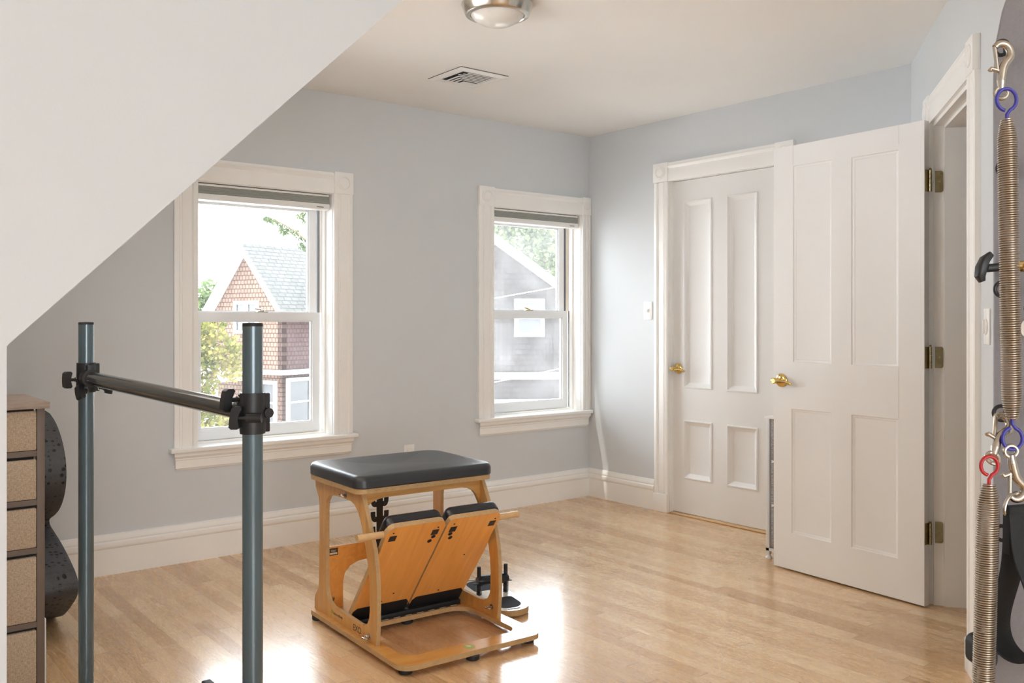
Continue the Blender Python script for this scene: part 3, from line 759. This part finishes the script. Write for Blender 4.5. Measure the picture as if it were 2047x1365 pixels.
# ------------------------------------------------------------------ foot corrector on the floor behind it
t = thing('foot_corrector', 'pale oval board with grip pads, springs and black padded bar behind the chair', 'foot exerciser', (-1.938,-1.452,0), math.radians(-14))
b = MB(); b.prism(rrect(-.085, .085, -.245, .245, .083, 10), .006, .030, XY, mi_face=0, mi_side=1); b.build('board', [M_maple, M_mapleedge], t)
for y0, y1 in ((.055,.20),(-.205,-.065)):
    b = MB(); b.prism(rrect(-.058, .058, y0, y1, [.055,.055,.012,.012] if y0 > 0 else [.012,.012,.055,.055], 8), .030, .0315, XY); b.build('grip_pad', M_grip, t)
for y in (.218, -.222):
    b = MB(); b.prism(rrect(-.028, .028, y-.004, y+.004, .0035, 4), .030, .0306, XY); b.build('slot', M_dark, t)
for x in (-.062, .062):
    b = MB(); b.tube([(x,0,.03),(x,0,.150)], .0065, 16); b.lathe([(.0085,.085),(.0085,.150),(.005,.152),(0,.152)], (x,0,0), n=20); b.build('guide_post', M_blackp, t)
    b = MB(); pts = [(x+.011*math.cos(2*PI*k/12), .011*math.sin(2*PI*k/12), .031+.048*k/96) for k in range(97)]
    b.tube(pts, .0016, 6); b.build('coil_spring', M_blackp, t)
b = MB(); n = 16
R = []
for i in range(17):
    x = -.070+.140*i/16; rr = .021*(1-.25*math.exp(-((abs(i-8)-8)/1.0)**2))
    R.append([(x, rr*1.25*math.cos(2*PI*k/n), .092+rr*math.sin(2*PI*k/n)) for k in range(n)])
b.rings(R); b.build('padded_bar', M_pedalpad, t)
b = MB(); b.box(-.088, .088, -.012, .012, .078, .082, .002); b.build('bar_plate', M_blackp, t)

# ------------------------------------------------------------------ barre
t = thing('ballet_barre', 'freestanding barre of blue-grey posts and charcoal crossbar', 'barre', (-3.475,-1.88,0))
PF = (-.053, .542); PN = (.038, -.605)
R_ = .0236
for (px, py), zb in ((PF, 1.011), (PN, .980)):
    b = MB(); b.lathe([(R_,.004),(R_,1.186)], (px,py,0), n=40); po = b.build('post', M_barre, t)
    b = MB(); b.lathe([(R_*.99,1.183),(R_*1.01,1.186),(R_*.97,1.192),(0,1.193)], (px,py,0), n=40); b.build('end_cap', M_rubber, po)
A = Vector((PF[0], PF[1], 1.011)); B = Vector((PN[0], PN[1], .980)); D = (B-A).normalized()
b = MB(); b.tube([A+D*.03, B-D*.03], R_*.96, 40); b.build('crossbar', M_bargrey, t)
def knob(parent, base, d, up):
    """wing knob on a threaded stem"""
    base, d, up = Vector(base), Vector(d).normalized(), Vector(up).normalized()
    q = d.cross(up)
    b = MB(); b.tube([base, base+d*.026], .0055, 14)
    b.lathe([(.0085,0),(.0085,.003),(0,.003)], base+d*.002, d, 18, mi=1)
    R = []
    for s_, w, th in ((-.027,.007,.009),(-.022,.012,.010),(-.006,.010,.011),(.006,.010,.011),(.022,.012,.010),(.027,.007,.009)):
        c = base+d*.033+up*s_ - d*abs(s_)*.18
        R.append([c+d*(w*a)+q*(th*bb) for a, bb in ((-1,-1),(1,-1),(1,1),(-1,1))])
    b.rings(R)
    return b.build('clamp_knob', [M_blackp, M_chrome], parent, smooth=40)
for P, zb, sg in ((PF, 1.011, -1), (PN, .980, 1)):
    b = MB(); x, y = P
    ro = R_+.0055
    b.lathe([(R_+.0005,zb-.048),(ro,zb-.048),(ro+.001,zb-.04),(ro,zb+.04),(ro,zb+.048),(R_+.0005,zb+.048)], (x,y,0), n=40)
    c = Vector((x, y, zb)); dd = -D*sg
    b.tube([c+dd*.018, c+dd*.055], R_+.0055, 32)
    b.box(x+.020, x+.040, y-.010, y+.010, zb-.046, zb+.046, .003)
    b.tube([(x+.031,y-.024,zb),(x+.031,y+.024,zb)], .0115, 18)
    cc = c+dd*.042
    b.box(cc.x-.012, cc.x+.012, cc.y-.012, cc.y+.012, zb+.018, zb+.042, .003)
    cl = b.build('tee_clamp', M_blackp, t)
    if sg > 0:
        knob(cl, (x-.623*.032,y-.782*.032,zb-.008), (-.782,.623,0), (.12,-.1,1)); b2 = MB(); b2.tube([(x-.623*.032+.024,y-.782*.032-.019,zb-.008),(x-.623*.032-.004,y-.782*.032+.003,zb-.008)], .0115, 18); b2.build('boss', M_blackp, cl)
        knob(cl, (cc.x-.014,cc.y,zb+.030), (-1,-.1,0), (.15,0,1))
    else:
        knob(cl, (x-.030,y-.004,zb-.006), (-1,-.2,0), (0,0,1))
        knob(cl, (x-.006,y-.030,zb-.044), (-.8,-.6,0), (0,.6,.8))
        knob(cl, (cc.x+.020,cc.y-.004,zb-.030), (.9,-.4,-.2), (0,1,.3))
# flat feet
for (px, py) in (PF, PN):
    yy = py-.290 if py > 0 else py-.02
    b = MB(); b.box(px-.255, px+.300, yy, yy+.045, 0, .008, .003)
    b.box(px-.020, px+.012, yy, py+.020, 0, .004, .001)
    ft = b.build('foot_plate', M_bargrey, t)
    b = MB(); e0 = px+.293
    b.box(e0, e0+.03, yy-.003, yy+.048, 0, .018, .004); b.build('end_pad', M_rubber, ft)

# ------------------------------------------------------------------ fabric drawer dresser
t = thing('fabric_dresser', 'taupe dresser with tan linen drawers behind the partition', 'dresser', (-3.83,-1.15,0))
X0, X1, Y0, Y1 = -.176, .176, -.203, .17
b = MB(); b.box(X0-.004, X1+.012, Y0-.016, Y1+.01, .919, .939, .0015); b.build('top', M_ash, t)
b = MB()
for xx in (X0, X1-.023):
    b.box(xx, xx+.023, Y0, Y0+.023, .012, .919, .002); b.box(xx, xx+.023, Y1-.023, Y1, .012, .919, .002)
for z in (.768, .613, .460, .226, .03):
    b.box(X0+.023, X1-.023, Y0+.001, Y0+.020, z, z+.018); b.box(X1-.02, X1-.004, Y0+.02, Y1-.02, z, z+.018); b.box(X0+.004, X0+.02, Y0+.02, Y1-.02, z, z+.018); b.box(X0+.02, X1-.02, Y1-.02, Y1-.004, z, z+.018)
b.build('frame', M_brown, t)
for (x, y) in ((X0+.012,Y0+.012),(X1-.012,Y0+.012),(X0+.012,Y1-.012),(X1-.012,Y1-.012)):
    b = MB(); b.lathe([(.013,0),(.013,.012),(0,.012)], (x,y,0), n=16); b.build('foot', M_rubber, t)
for z0, z1 in ((.787,.912),(.632,.758),(.479,.604),(.245,.450),(.049,.217)):
    b = MB(); b.box(X0+.025, X1-.024, Y0-.001, Y1-.03, z0, z1, .004); d = b.build('drawer', M_linen, t)
    b = MB(); b.box(X0+.03, X1-.03, Y0+.012, Y0+.016, z1, z1+.008); b.build('drawer_gap', M_dark, d, smooth=0)
b = MB(); b.box(X1+.001, X1+.006, Y0+.01, Y1-.05, 0, .245, .002); b.build('side_panel', M_white, t)

# ------------------------------------------------------------------ step barrel stood on end
t = thing('step_barrel', 'black dimpled foam step barrel stood on end behind the dresser', 'step barrel', (-3.45,-.55,0))
prof = [(.20,.0),(.03,.0),(-.10,.035),(-.20,.085),(-.30,.145),(-.345,.180),(-.355,.215),(-.335,.245),(-.255,.275),(-.10,.318),(.05,.345),(.115,.356),(.128,.372),(.112,.384),
        (.03,.41),(-.06,.45),(-.13,.505),(-.168,.57),(-.168,.635),(-.135,.695),(-.06,.755),(.03,.795),(.12,.815),(.20,.82)]
prof = [prof[0]] + smooth_loop(prof[1:-1], 2, False) + [prof[-1]]
b = MB(); Wd = .27
R = [[(x, y, z) for y, z in prof] for x in (-Wd, -Wd+.01, -Wd*.66, -Wd*.33, -.01, 0)]
b.rings(R)
sb = b.build('foam_body', M_dimple, t, 50)
uv = sb.data.uv_layers.new(name='UVMap'); acc = [0]
for i in range(1, len(prof)): acc.append(acc[-1]+math.dist(prof[i], prof[i-1]))
key = {(round(y, 4), round(z, 4)): a for (y, z), a in zip(prof, acc)}
for lp in sb.data.loops:
    co = sb.data.vertices[lp.vertex_index].co
    uv.data[lp.index].uv = (co.x+5, key.get((round(co.y, 4), round(co.z, 4)), co.z))

# ------------------------------------------------------------------ grey drawer tower between the open door and the wall
t = thing('storage_tower', 'white framed tower with grey fabric drawers behind the open door', 'storage tower', (-.25,-2.02,0))
TX0, TX1, TY0, TY1, TZ = -.190, .16, -.24, .262, .715
b = MB()
for x in (TX0, TX1-.02):
    for y in (TY0, TY1-.02): b.box(x, x+.02, y, y+.02, .02, TZ-.012, .002)
for z in (.04,):
    b.box(TX0, TX1, TY0, TY0+.016, z, z+.014); b.box(TX0, TX1, TY1-.016, TY1, z, z+.014); b.box(TX0, TX0+.016, TY0, TY1, z, z+.014); b.box(TX1-.016, TX1, TY0, TY1, z, z+.014)
b.build('frame', M_whitemetal, t)
b = MB(); b.box(TX0-.004, TX1, TY0-.004, TY1+.008, TZ-.012, TZ, .002); b.build('top', M_white, t)
for x in (TX0+.01, TX1-.01):
    for y in (TY0+.01, TY1-.01):
        b = MB(); b.lathe([(.016,0),(.017,.008),(.010,.014),(.009,.022),(0,.022)], (x,y,0), n=18); b.build('foot', M_white, t)
for z0, z1 in ((.495,.700),(.275,.482),(.058,.262)):
    b = MB(); b.box(TX0+.004, TX1-.02, TY0+.022, TY1-.024, z0, z1, .006); b.build('drawer', M_greyfab, t)

# ------------------------------------------------------------------ spring tower at the right edge
YAW = .6728
tw = thing('spring_tower', 'grey metal exercise tower upright with black eyelets at the right edge', 'exercise tower', (-4.298+.782*.72+.623*1.30, -4.548-.623*.72+.782*1.30, 0), -YAW)
# local: x to the right, y away from the doorway side
hw = .030
def tower_sec(i): return [(a*1, c*1) for a, c in TS]
sec = rrect(-.034, .034, -.014, .014, .006, 4)
arc = [(0, 0, 0.0), (0, 0, .8), (0, 0, 1.55)]
for k in range(1, 13):
    a = PI/2*k/12; arc.append((.34-.34*math.cos(a), 0, 1.55+.34*math.sin(a)))
arc += [(.5, 0, 1.89), (.62, 0, 1.89)]
ang = math.radians(38)
secr = [(u*math.cos(ang)-v*math.sin(ang), u*math.sin(ang)+v*math.cos(ang)) for u, v in sec]
b = MB(); b.sweep([(x+.006, y, z) for x, y, z in arc], secr, up=(0,1,0)); b.build('upright', M_tower, tw)
def ring_pts(c, u, v, ru, rv, n=28): 
    c, u, v = Vector(c), Vector(u), Vector(v); return [c+u*(ru*math.cos(2*PI*k/n))+v*(rv*math.sin(2*PI*k/n)) for k in range(n)]
for x, y, z, rx, rz in ((-.036,-.028,1.5795,.0055,.010),(-.036,-.028,1.0696,.007,.010),(-.032,-.022,1.2429,.006,.010),(-.036,-.028,.9022,.006,.010)):
    b = MB(); b.tube(ring_pts((x,y,z), (.8,-.6,0), (0,0,1), rx+.003, rz, 24), .0028, 10, closed=True)
    b.tube([(x+.006,y+.002,z),(x+.022,y+.020,z)], .003, 10); b.lathe([(.007,0),(.007,.003),(.003,.005),(0,.005)], (x+.018,y+.014,z), (-.6,-.7,0), 16)
    b.build('eyelet', M_blackp, tw)
b = MB(); b.lathe([(.013,0),(.013,.004),(.010,.009),(.004,.011),(0,.011)], (-.022,-.012,1.414), (-.7,-.6,0), 24); b.build('bolt_head', M_blackp, tw)
b = MB(); b.tube([(-.018,0,1.2757),(-.042,0,1.2735)], .006, 14)
b.sweep([(-.036,0,1.294),(-.045,0,1.286),(-.050,0,1.274),(-.052,0,1.262),(-.049,0,1.2545)], lambda i: [(a*(.004,.007,.0085,.007,.004)[i], c*(.004,.006,.0065,.006,.004)[i]) for a, c in rrect(-1,1,-1,1,.5,3)], up=(0,1,0)); b.build('pull_knob', M_blackp, tw)
b = MB(); b.lathe([(.008,0),(.008,.01),(.005,.014),(0,.014)], (-.012,-.034,1.274), (.3,-1,0), 18); b.build('brass_pin', M_brass, tw)
b = MB(); b.lathe([(.008,0),(.008,.001),(0,.001)], (-.006,-.0405,1.2154), (.3,-1,0), 18); b.build('pin_hole', M_dark, tw)
b = MB(); b.prism(rrect(-.065,-.033,.706,.749,.012,5), -.012, .016, XZ); b.tube([(-.046,0,.728),(-.02,0,.728)], .006, 12); b.build('bumper', M_rubber, tw)
b = MB(); b.tube([(.004,-.02,.7138),(.5,-.02,.7138)], .013, 20); b.build('cross_tube', M_blackp, tw)
b = MB(); b.box(-.15, .15, -.25, .25, 0, .012, .004); b.build('base_plate', M_tower, tw)

def twp(x, y, z):   # a point of the tower frame in the room
    c, s = math.cos(-YAW), math.sin(-YAW); l = tw.location
    return (l[0]+c*x-s*y, l[1]+s*x+c*y, l[2]+z)
def snap_hook(label, top, bot, flip=1):
    """bolt snap: hook end at top, swivel eye at the bottom (local coords of the tower frame)"""
    top, bot = Vector(top), Vector(bot); L = (top-bot).length; d = (top-bot).normalized()
    t = thing('snap_hook', label, 'snap hook', twp(*bot), -YAW)
    q = Vector((flip,0,0)); q = (q-d*q.dot(d)).normalized()
    P = lambda a, c: d*(a*L)+q*(c*L)
    b = MB()
    pts = smooth_loop([P(.26,0), P(.48,.02), P(.60,.06), P(.72,.17), P(.86,.17), P(.97,.08), P(.98,-.05), P(.90,-.13)], 2, False)
    n = len(pts); b.tube(pts, lambda i: (.0062 if i < n*.35 else .0062-.0022*(i-n*.35)/(n*.65)), 14)
    b.tube([P(.10,0), P(.28,0)], lambda i: .0045 if i == 0 else .0062, 14)
    b.build('hook_body', M_chrome, t)
    b = MB(); b.tube([P(.44,-.07), P(.91,-.135)], .0028, 10); b.tube([P(.46,-.06), P(.49,-.2), P(.45,-.22)], .003, 10); b.build('gate', M_chrome, t)
    b = MB(); b.tube(ring_pts(P(.03,0), q, d, .0085, .0075, 20), .0027, 10, closed=True); b.build('swivel_eye', M_chrome, t)
    return t
snap_hook('nickel snap hook hanging from the topmost black eyelet', (-.052,-.058,1.578), (-.054,-.06,1.506), 1)
snap_hook('nickel snap hook holding the red-looped spring', (-.050,-.058,1.0705), (-.076,-.080,1.013), 1)
snap_hook('nickel snap hook between the blue loop and the black strap', (-.043,-.080,.958), (-.052,-.080,1.026), 1)
def spring(label, top, bot, r, turns, loop_mat, both, lt):
    top, bot = Vector(top), Vector(bot)
    t = thing('exercise_spring', label, 'spring', twp(*bot), -YAW)
    d = top-bot; L = d.length; dn = d.normalized(); q = Vector((1,0,0)); q = (q-dn*q.dot(dn)).normalized(); p = dn.cross(q)
    b = MB(); pts = []; N = turns*14; tp = .035
    for k in range(N+1):
        f = k/N; h = f*L; rr = r
        e = min(h, L-h) if both else (L-h)
        if e < tp: rr = r*(.55+.45*math.sin(PI/2*e/tp))
        a = 2*PI*turns*f
        pts.append(dn*h + q*(rr*math.cos(a)) + p*(rr*math.sin(a)))
    b.tube(pts, L/turns*.40, 6); b.build('coil', M_steel, t, 60)
    def loop(at, sg):
        b = MB(); c = at+dn*(sg*lt)
        pts = [at-dn*sg*.004, at+dn*sg*.006]
        rr = lt*.62; cc = at+dn*sg*(.012+rr)
        for k in range(22):
            a = -PI/2+.35+(2*PI-.55)*k/21
            pts.append(cc+q*(rr*.95*math.cos(a))+dn*(sg*rr*1.05*math.sin(a)))
        b.tube(pts, .0024, 10); b.build('end_loop', loop_mat, t)
    loop(dn*L, 1)
    if both: loop(Vector((0,0,0)), -1)
    return t
spring('long steel spring with blue end loops hanging beside the tower', (-.057,-.080,1.4687), (-.050,-.080,1.0667), .0115, 130, M_blue, True, .0225)
spring('steel spring with a red end loop hanging lowest by the tower', (-.0915,-.100,.9839), (-.1005,-.100,.655), .0128, 108, M_red, False, .0190)
# strap loop
t = thing('strap_handle', 'black nylon strap loop hanging from a nickel ring', 'strap handle', twp(-.044,-.080,.948), -YAW-1.25)
b = MB(); b.tube(smooth_loop([(0,-.021,-.010),(0,-.021,.004),(0,-.013,.017),(0,0,.021),(0,.013,.017),(0,.021,.004),(0,.021,-.010)], 2), .0026, 10, closed=True); b.build('d_ring', M_chrome, t)
lp = smooth_loop([(-.003,0,-.006),(-.004,0,-.06),(-.010,0,-.095),(-.022,.0,-.130),(-.030,0,-.160),(-.026,0,-.185),(-.008,0,-.200),(.016,0,-.201),(.038,0,-.190),(.048,0,-.165),(.044,0,-.13),(.028,0,-.095),(.010,0,-.06),(.005,0,-.006)], 3, False)
b = MB(); W_ = .019
b.sweep(lp, [(-W_,-.0011),(W_,-.0011),(W_,.0011),(-W_,.0011)], up=(0,1,0)); b.build('webbing', M_web, t)
b = MB(); b.box(-.0055, .0075, -.0195, .0195, -.008, .004, .003); b.box(-.0045, .0065, -.0195, .0195, -.060, -.008, .002); b.build('stitched_tab', M_web, t)
# wooden roll-down bar hung behind
t = thing('roll_down_bar', 'short end of a wooden dowel bar at the right picture edge', 'dowel bar', twp(.0,-.055,1.188), -YAW)
b = MB(); b.tube([(-.018,0,0),(.5,0,.0)], .0115, 24); b.build('dowel', M_oakdowel, t)

# ------------------------------------------------------------------ outside
g = MB(); g.box(-60, 80, .5, 90, -6.2, -6); structure(g.build('bounce_ground', M_bounce, smooth=0), 'unseen ground made pale to bounce light in at the windows', 'ground')
h1 = thing('gabled_house', 'brown shingled house with steep white-trimmed gable outside the left window', 'house', (8.46,23.6,0), math.radians(18.5))
GW, EZ, PZ = 3.3, 1.75, 3.72
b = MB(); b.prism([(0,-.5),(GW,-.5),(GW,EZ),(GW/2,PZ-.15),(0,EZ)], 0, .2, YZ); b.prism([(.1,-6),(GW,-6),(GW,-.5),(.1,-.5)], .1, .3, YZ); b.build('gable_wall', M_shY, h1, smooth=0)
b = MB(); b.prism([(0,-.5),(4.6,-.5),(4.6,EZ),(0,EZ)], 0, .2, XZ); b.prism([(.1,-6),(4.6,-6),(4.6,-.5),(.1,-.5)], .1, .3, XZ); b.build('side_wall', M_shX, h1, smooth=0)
b = MB(); ov = .28; sl = (PZ-EZ)/(GW/2)
b.prism([(-ov,EZ-sl*ov+.05),(GW/2,PZ+.05),(GW+ov,EZ-sl*ov+.05),(GW+ov,EZ-sl*ov-.06),(GW/2,PZ-.08),(-ov,EZ-sl*ov-.06)], -.32, 4.8, YZ); b.build('roof', M_roof, h1, smooth=0)
b = MB(); b.prism([(-ov-.03,EZ-sl*ov+.06),(GW/2,PZ+.08),(GW+ov+.03,EZ-sl*ov+.06),(GW+ov+.03,EZ-sl*ov-.20),(GW/2,PZ-.20),(-ov-.03,EZ-sl*ov-.20)], -.36, -.32, YZ)
b.prism([(-ov+.02,EZ-sl*ov-.08),(GW/2,PZ-.10),(GW+ov-.02,EZ-sl*ov-.08),(GW+ov-.02,EZ-sl*ov-.14),(GW/2,PZ-.16),(-ov+.02,EZ-sl*ov-.14)], -.32, .0, YZ)
b.box(-.33, 4.8, -ov-.05, -ov, EZ-sl*ov-.14, EZ-sl*ov+.04); b.box(-.33, 4.8, -ov, 0, EZ-sl*ov-.14, EZ-sl*ov-.10); b.build('rake_board', M_outwhite, h1, smooth=0)
b = MB(); b.box(-.12, 4.6, -.12, 0, -.62, -.46); b.box(-.12, 0, -.12, GW+.1, -.62, -.46); b.build('belt_trim', M_outwhite, h1, smooth=0)
def house_window(parent, x0, x1, z0, z1, fn, bars=1, ft=.12):
    b = MB(); b.prism(rect(x0-ft, x1+ft, z0-ft, z1+ft), -.08, .02, fn, holes=[rect(x0, x1, z0, z1)])
    for k in range(1, bars+1):
        zz = z0+(z1-z0)*k/(bars+1); b.prism(rect(x0, x1, zz-.03, zz+.03), -.06, .01, fn)
    o = b.build('window', M_outwhite, parent, smooth=0)
    p = MB(); p.prism(rect(x0, x1, z0, z1), -.03, -.01, fn); p.build('pane', M_darkglass, o, smooth=0)
house_window(h1, 1.22, 1.60, .85, 1.72, lambda u, v, w: (w, u, v)); house_window(h1, 1.80, 2.18, .85, 1.72, lambda u, v, w: (w, u, v))
house_window(h1, .38, 1.28, -2.25, -.86, lambda u, v, w: (u, w+.1, v)); house_window(h1, 2.8, 3.7, -2.25, -.86, lambda u, v, w: (u, w+.1, v))
house_window(h1, .45, 1.0, -2.2, -.95, lambda u, v, w: (w+.1, u, v))
b = MB()
for y in (1.8, 2.35, 2.9, 3.45): b.tube([(-1.2,y,-6),(-1.2,y,-.85)], .07, 10)
b.box(-1.3, -.0, 1.6, 3.6, -.85, -.6); b.build('porch', M_outwhite, h1)

h2 = thing('grey_shingled_house', 'grey-brown shingled house with white rake seen through the hazy right window', 'house', (12.93,16.25,0), -YAW+math.radians(6))
b = MB(); k = -.717
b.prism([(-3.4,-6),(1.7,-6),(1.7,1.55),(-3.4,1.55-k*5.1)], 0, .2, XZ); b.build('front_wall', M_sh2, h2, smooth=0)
b = MB(); b.prism([(2.1,1.40),(2.1,1.18),(-3.6,1.18-k*5.7),(-3.6,1.40-k*5.7)], -.35, .0, XZ); b.build('rake_board', M_outwhite, h2, smooth=0)
b = MB(); b.prism([(2.1,1.46),(2.1,1.40),(-3.6,1.40-k*5.7),(-3.6,1.46-k*5.7)], -.36, 4, XZ); b.build('roof', M_roof, h2, smooth=0)
b = MB(); b.box(-3.4, 1.8, -.10, 0, -.56, -.36); b.build('belt_trim', M_outwhite, h2, smooth=0)
b = MB(); b.box(1.5, 1.5+.2, -.05, .2, -6, 1.5); b.box(1.7, 1.9, 0, 4, -6, 1.4); b.build('corner_board', M_outwhite, h2, smooth=0)
house_window(h2, -.33, .33, .82, 1.70, XZ)
for x in (-1.15, -.60, -.05, .50): house_window(h2, x, x+.44, -1.75, -1.22, XZ, 0, .07)

def tree(name, label, cat, base, clusters, trunk, mat, n, size, group=None, seed=1, droop=False):
    rnd = random.Random(seed)
    t = thing(name, label, cat, base)
    bx, by, bz = base
    b = MB()
    for path, r0, r1 in trunk:
        pts = [(x-bx, y-by, z-bz) for x, y, z in path]; m = len(pts)
        b.tube(pts, lambda i: r0+(r1-r0)*i/(m-1), 8)
    b.build('trunk', M_bark, t)
    f = MB(); tot = sum(c[3]**2 for c in clusters)
    for (cx, cy, cz, r) in clusters:
        for _ in range(int(n*r*r/tot)):
            d = Vector((rnd.gauss(0,1), rnd.gauss(0,1), rnd.gauss(0,1))).normalized()*r*(rnd.random()**.45)
            c = Vector((cx-bx, cy-by, cz-bz))+d
            u = Vector((rnd.gauss(0,1), rnd.gauss(0,1), rnd.gauss(0,.6))).normalized()
            if droop: u = Vector((rnd.gauss(0,.5), rnd.gauss(0,.5), -1)).normalized()
            v = u.cross(Vector((rnd.gauss(0,1), rnd.gauss(0,1), rnd.gauss(0,1)))).normalized()
            s = size*(.6+.8*rnd.random()); w = .28 if droop else .45
            f.bm.faces.new([f.bm.verts.new(p) for p in (c, c+u*s*.45+v*s*w, c+u*s, c+u*s*.45-v*s*w)])
    fo = f.build('foliage', mat, t, smooth=0)
    return t
tree('maple_tree', 'yellow-green maple standing before the gabled house', 'tree', (1.5,13.7,-6),
     [(2.30,13.2,1.02,.30),(2.55,13.0,.62,.34),(2.28,13.2,.35,.34),(2.62,12.95,.20,.25),(2.15,13.3,-.15,.32),(2.45,13.1,-.95,.50),(1.95,13.4,.7,.5),(1.3,13.8,.4,.9),(2.2,13.3,-.6,.3)],
     [([(1.5,13.7,-6),(1.55,13.7,-2),(1.6,13.6,.5)], .14, .06), ([(1.55,13.7,-1.5),(2.1,13.3,-.2),(2.5,13.05,.5)], .06, .02), ([(1.55,13.7,-2.2),(2.2,13.2,-1.2),(2.5,13.1,-.9)], .06, .02)],
     M_leafY, 5200, .085, seed=3)
tree('distant_tree', 'blue-green tree rising left of the gabled house', 'tree', (10.0,35.2,-6),
     [(10.3,34.9,2.3,.75),(10.6,34.7,1.5,.8),(9.8,35.3,1.6,.9),(10.1,35.1,.6,1.2),(10.9,34.4,1.1,.7)],
     [([(10.0,35.2,-6),(10.1,35.1,2)], .2, .06)], M_leafG, 2600, .20, seed=5)
tree('broadleaf_tree', 'pale green tree rising above the grey shingled house', 'tree', (20.8,26.6,-6),
     [(20.0,27.3,4.6,1.2),(21.0,26.4,4.3,1.3),(22.0,25.6,3.9,1.2),(21.5,26.0,5.2,1.0),(20.5,26.9,5.6,.9),(22.6,25.1,3.2,1.1),(19.0,28.1,5.2,1.2)],
     [([(20.8,26.6,-6),(20.9,26.5,1),(21.0,26.4,4)], .3, .1)], M_leafG, 6500, .20, seed=8)
br1 = [(.78,3.35,1.95),(.60,3.95,1.86),(.35,4.55,2.00),(.18,4.67,2.07),(.03,4.79,2.21),(-.09,4.88,2.29),(-.186,4.962,2.337)]
br2 = [(.78,3.35,2.7),(.66,3.95,2.62),(.5,4.45,2.52),(.26,4.60,2.47),(.06,4.78,2.46)]
cl = []
for br in (br1, br2):
    P = smooth_loop(br, 2, False)
    for p in P:
        if p[0] < .9: cl.append((p[0], p[1], p[2]-.015, .030)); 
cl += [(.17,4.68,2.00,.055),(.12,4.71,2.03,.045),(-.02,4.83,2.17,.045),(-.05,4.86,2.20,.035),(.17,4.68,2.40,.06),(.12,4.72,2.36,.05),(.15,4.7,2.30,.035),(.20,4.66,2.36,.04),(.08,4.74,2.17,.03),(-.15,4.93,2.31,.03)]
tree('conifer_tree', 'conifer whose branch tips hang into the upper left window view', 'tree', (.78,3.35,-6), cl,
     [([(.78,3.35,-6),(.78,3.35,1),(.78,3.35,5)], .12, .05), (br1, .03, .004), (br2, .03, .004)], M_leafN, 2300, .030, seed=11, droop=True)
for i, (a, c, lab) in enumerate((((2.6,9.1,1.12),(9.0,4.1,2.68),'upper power line crossing the hazy right window view'), ((2.6,9.1,-.34),(9.0,4.1,1.44),'lower power line crossing the hazy right window view'))):
    b = MB(); pts = [tuple(a[j]+(c[j]-a[j])*k/20 - (.0 if j < 2 else .12*math.sin(PI*k/20)) for j in range(3)) for k in range(21)]
    b.tube(pts, .007, 6); tag(b.build('power_line', M_wire), lab, 'power line', 'power lines outside the right window')

# ------------------------------------------------------------------ light
w = bpy.data.worlds.new('sky'); S.world = w; w.use_nodes = True; nt = w.node_tree; nt.nodes.clear()
out = node(nt, 'ShaderNodeOutputWorld'); bg = node(nt, 'ShaderNodeBackground'); lk(nt, bg.outputs[0], out.inputs[0])
tc = node(nt, 'ShaderNodeTexCoord'); sp = node(nt, 'ShaderNodeSeparateXYZ'); lk(nt, tc.outputs['Generated'], sp.inputs[0])
c = ramp(nt, sp.outputs[2], [(.0, (.90,.95,1.0)), (.5, (.89,.945,1.0)), (1, (.78,.89,1.0))]); lk(nt, c, bg.inputs[0])
bg.inputs[1].default_value = 7.5
sd = bpy.data.lights.new('sun', 'SUN'); sd.energy = 8.0; sd.angle = math.radians(.8); sd.color = (1,.96,.9)
so_ = bpy.data.objects.new('sun', sd); COL.objects.link(so_)
so_.rotation_euler = Vector((.46,-.23,-1)).to_track_quat('-Z', 'Y').to_euler()
def area(name, loc, d, sx, sy, e, col=(1,1,1), portal=False):
    l = bpy.data.lights.new(name, 'AREA'); l.shape = 'RECTANGLE'; l.size = sx; l.size_y = sy; l.energy = e; l.color = col
    o = bpy.data.objects.new(name, l); COL.objects.link(o); o.location = loc
    o.rotation_euler = Vector(d).to_track_quat('-Z', 'Y').to_euler()
    if portal: l.cycles.is_portal = True
    return o
area('portal_rear', (-4.95,-8.16,1.325), (0,1,0), 2.7, 1.75, 1, portal=True)
area('portal_roof', SL(.975,-1.675,.13), (math.sin(SLA),0,-math.cos(SLA)), 1.35, 1.05, 1, portal=True)  # guides sky sampling through the added roof opening
area('portal_left', ((W1[0]+W1[1])/2, .27, (W1[2]+W1[3])/2), (0,-1,0), .75, 1.33, 1, portal=True)
area('portal_right', ((W2[0]+W2[1])/2, .27, (W2[2]+W2[3])/2), (0,-1,0), .75, 1.33, 1, portal=True)

# ------------------------------------------------------------------ camera
cd = bpy.data.cameras.new('camera'); cam = bpy.data.objects.new('camera', cd); COL.objects.link(cam)
cam.location = (-4.298,-4.548,1.2); cam.rotation_euler = (PI/2, 0, -YAW)
cd.sensor_width = 36; cd.lens = 36*1820.7/2047; cd.clip_start = .05; cd.clip_end = 300
cd.shift_y = -(682.5-639.05)/2047
S.camera = cam
S.view_settings.view_transform = 'Standard'; S.view_settings.look = 'None'; S.view_settings.gamma = 1
S.view_settings.use_curve_mapping = False; S.view_settings.exposure = 0.78
S.cycles.max_bounces = 14; S.cycles.diffuse_bounces = 7; S.cycles.transparent_max_bounces = 16
S.cycles.sample_clamp_indirect = 6; S.cycles.caustics_reflective = False; S.cycles.caustics_refractive = False
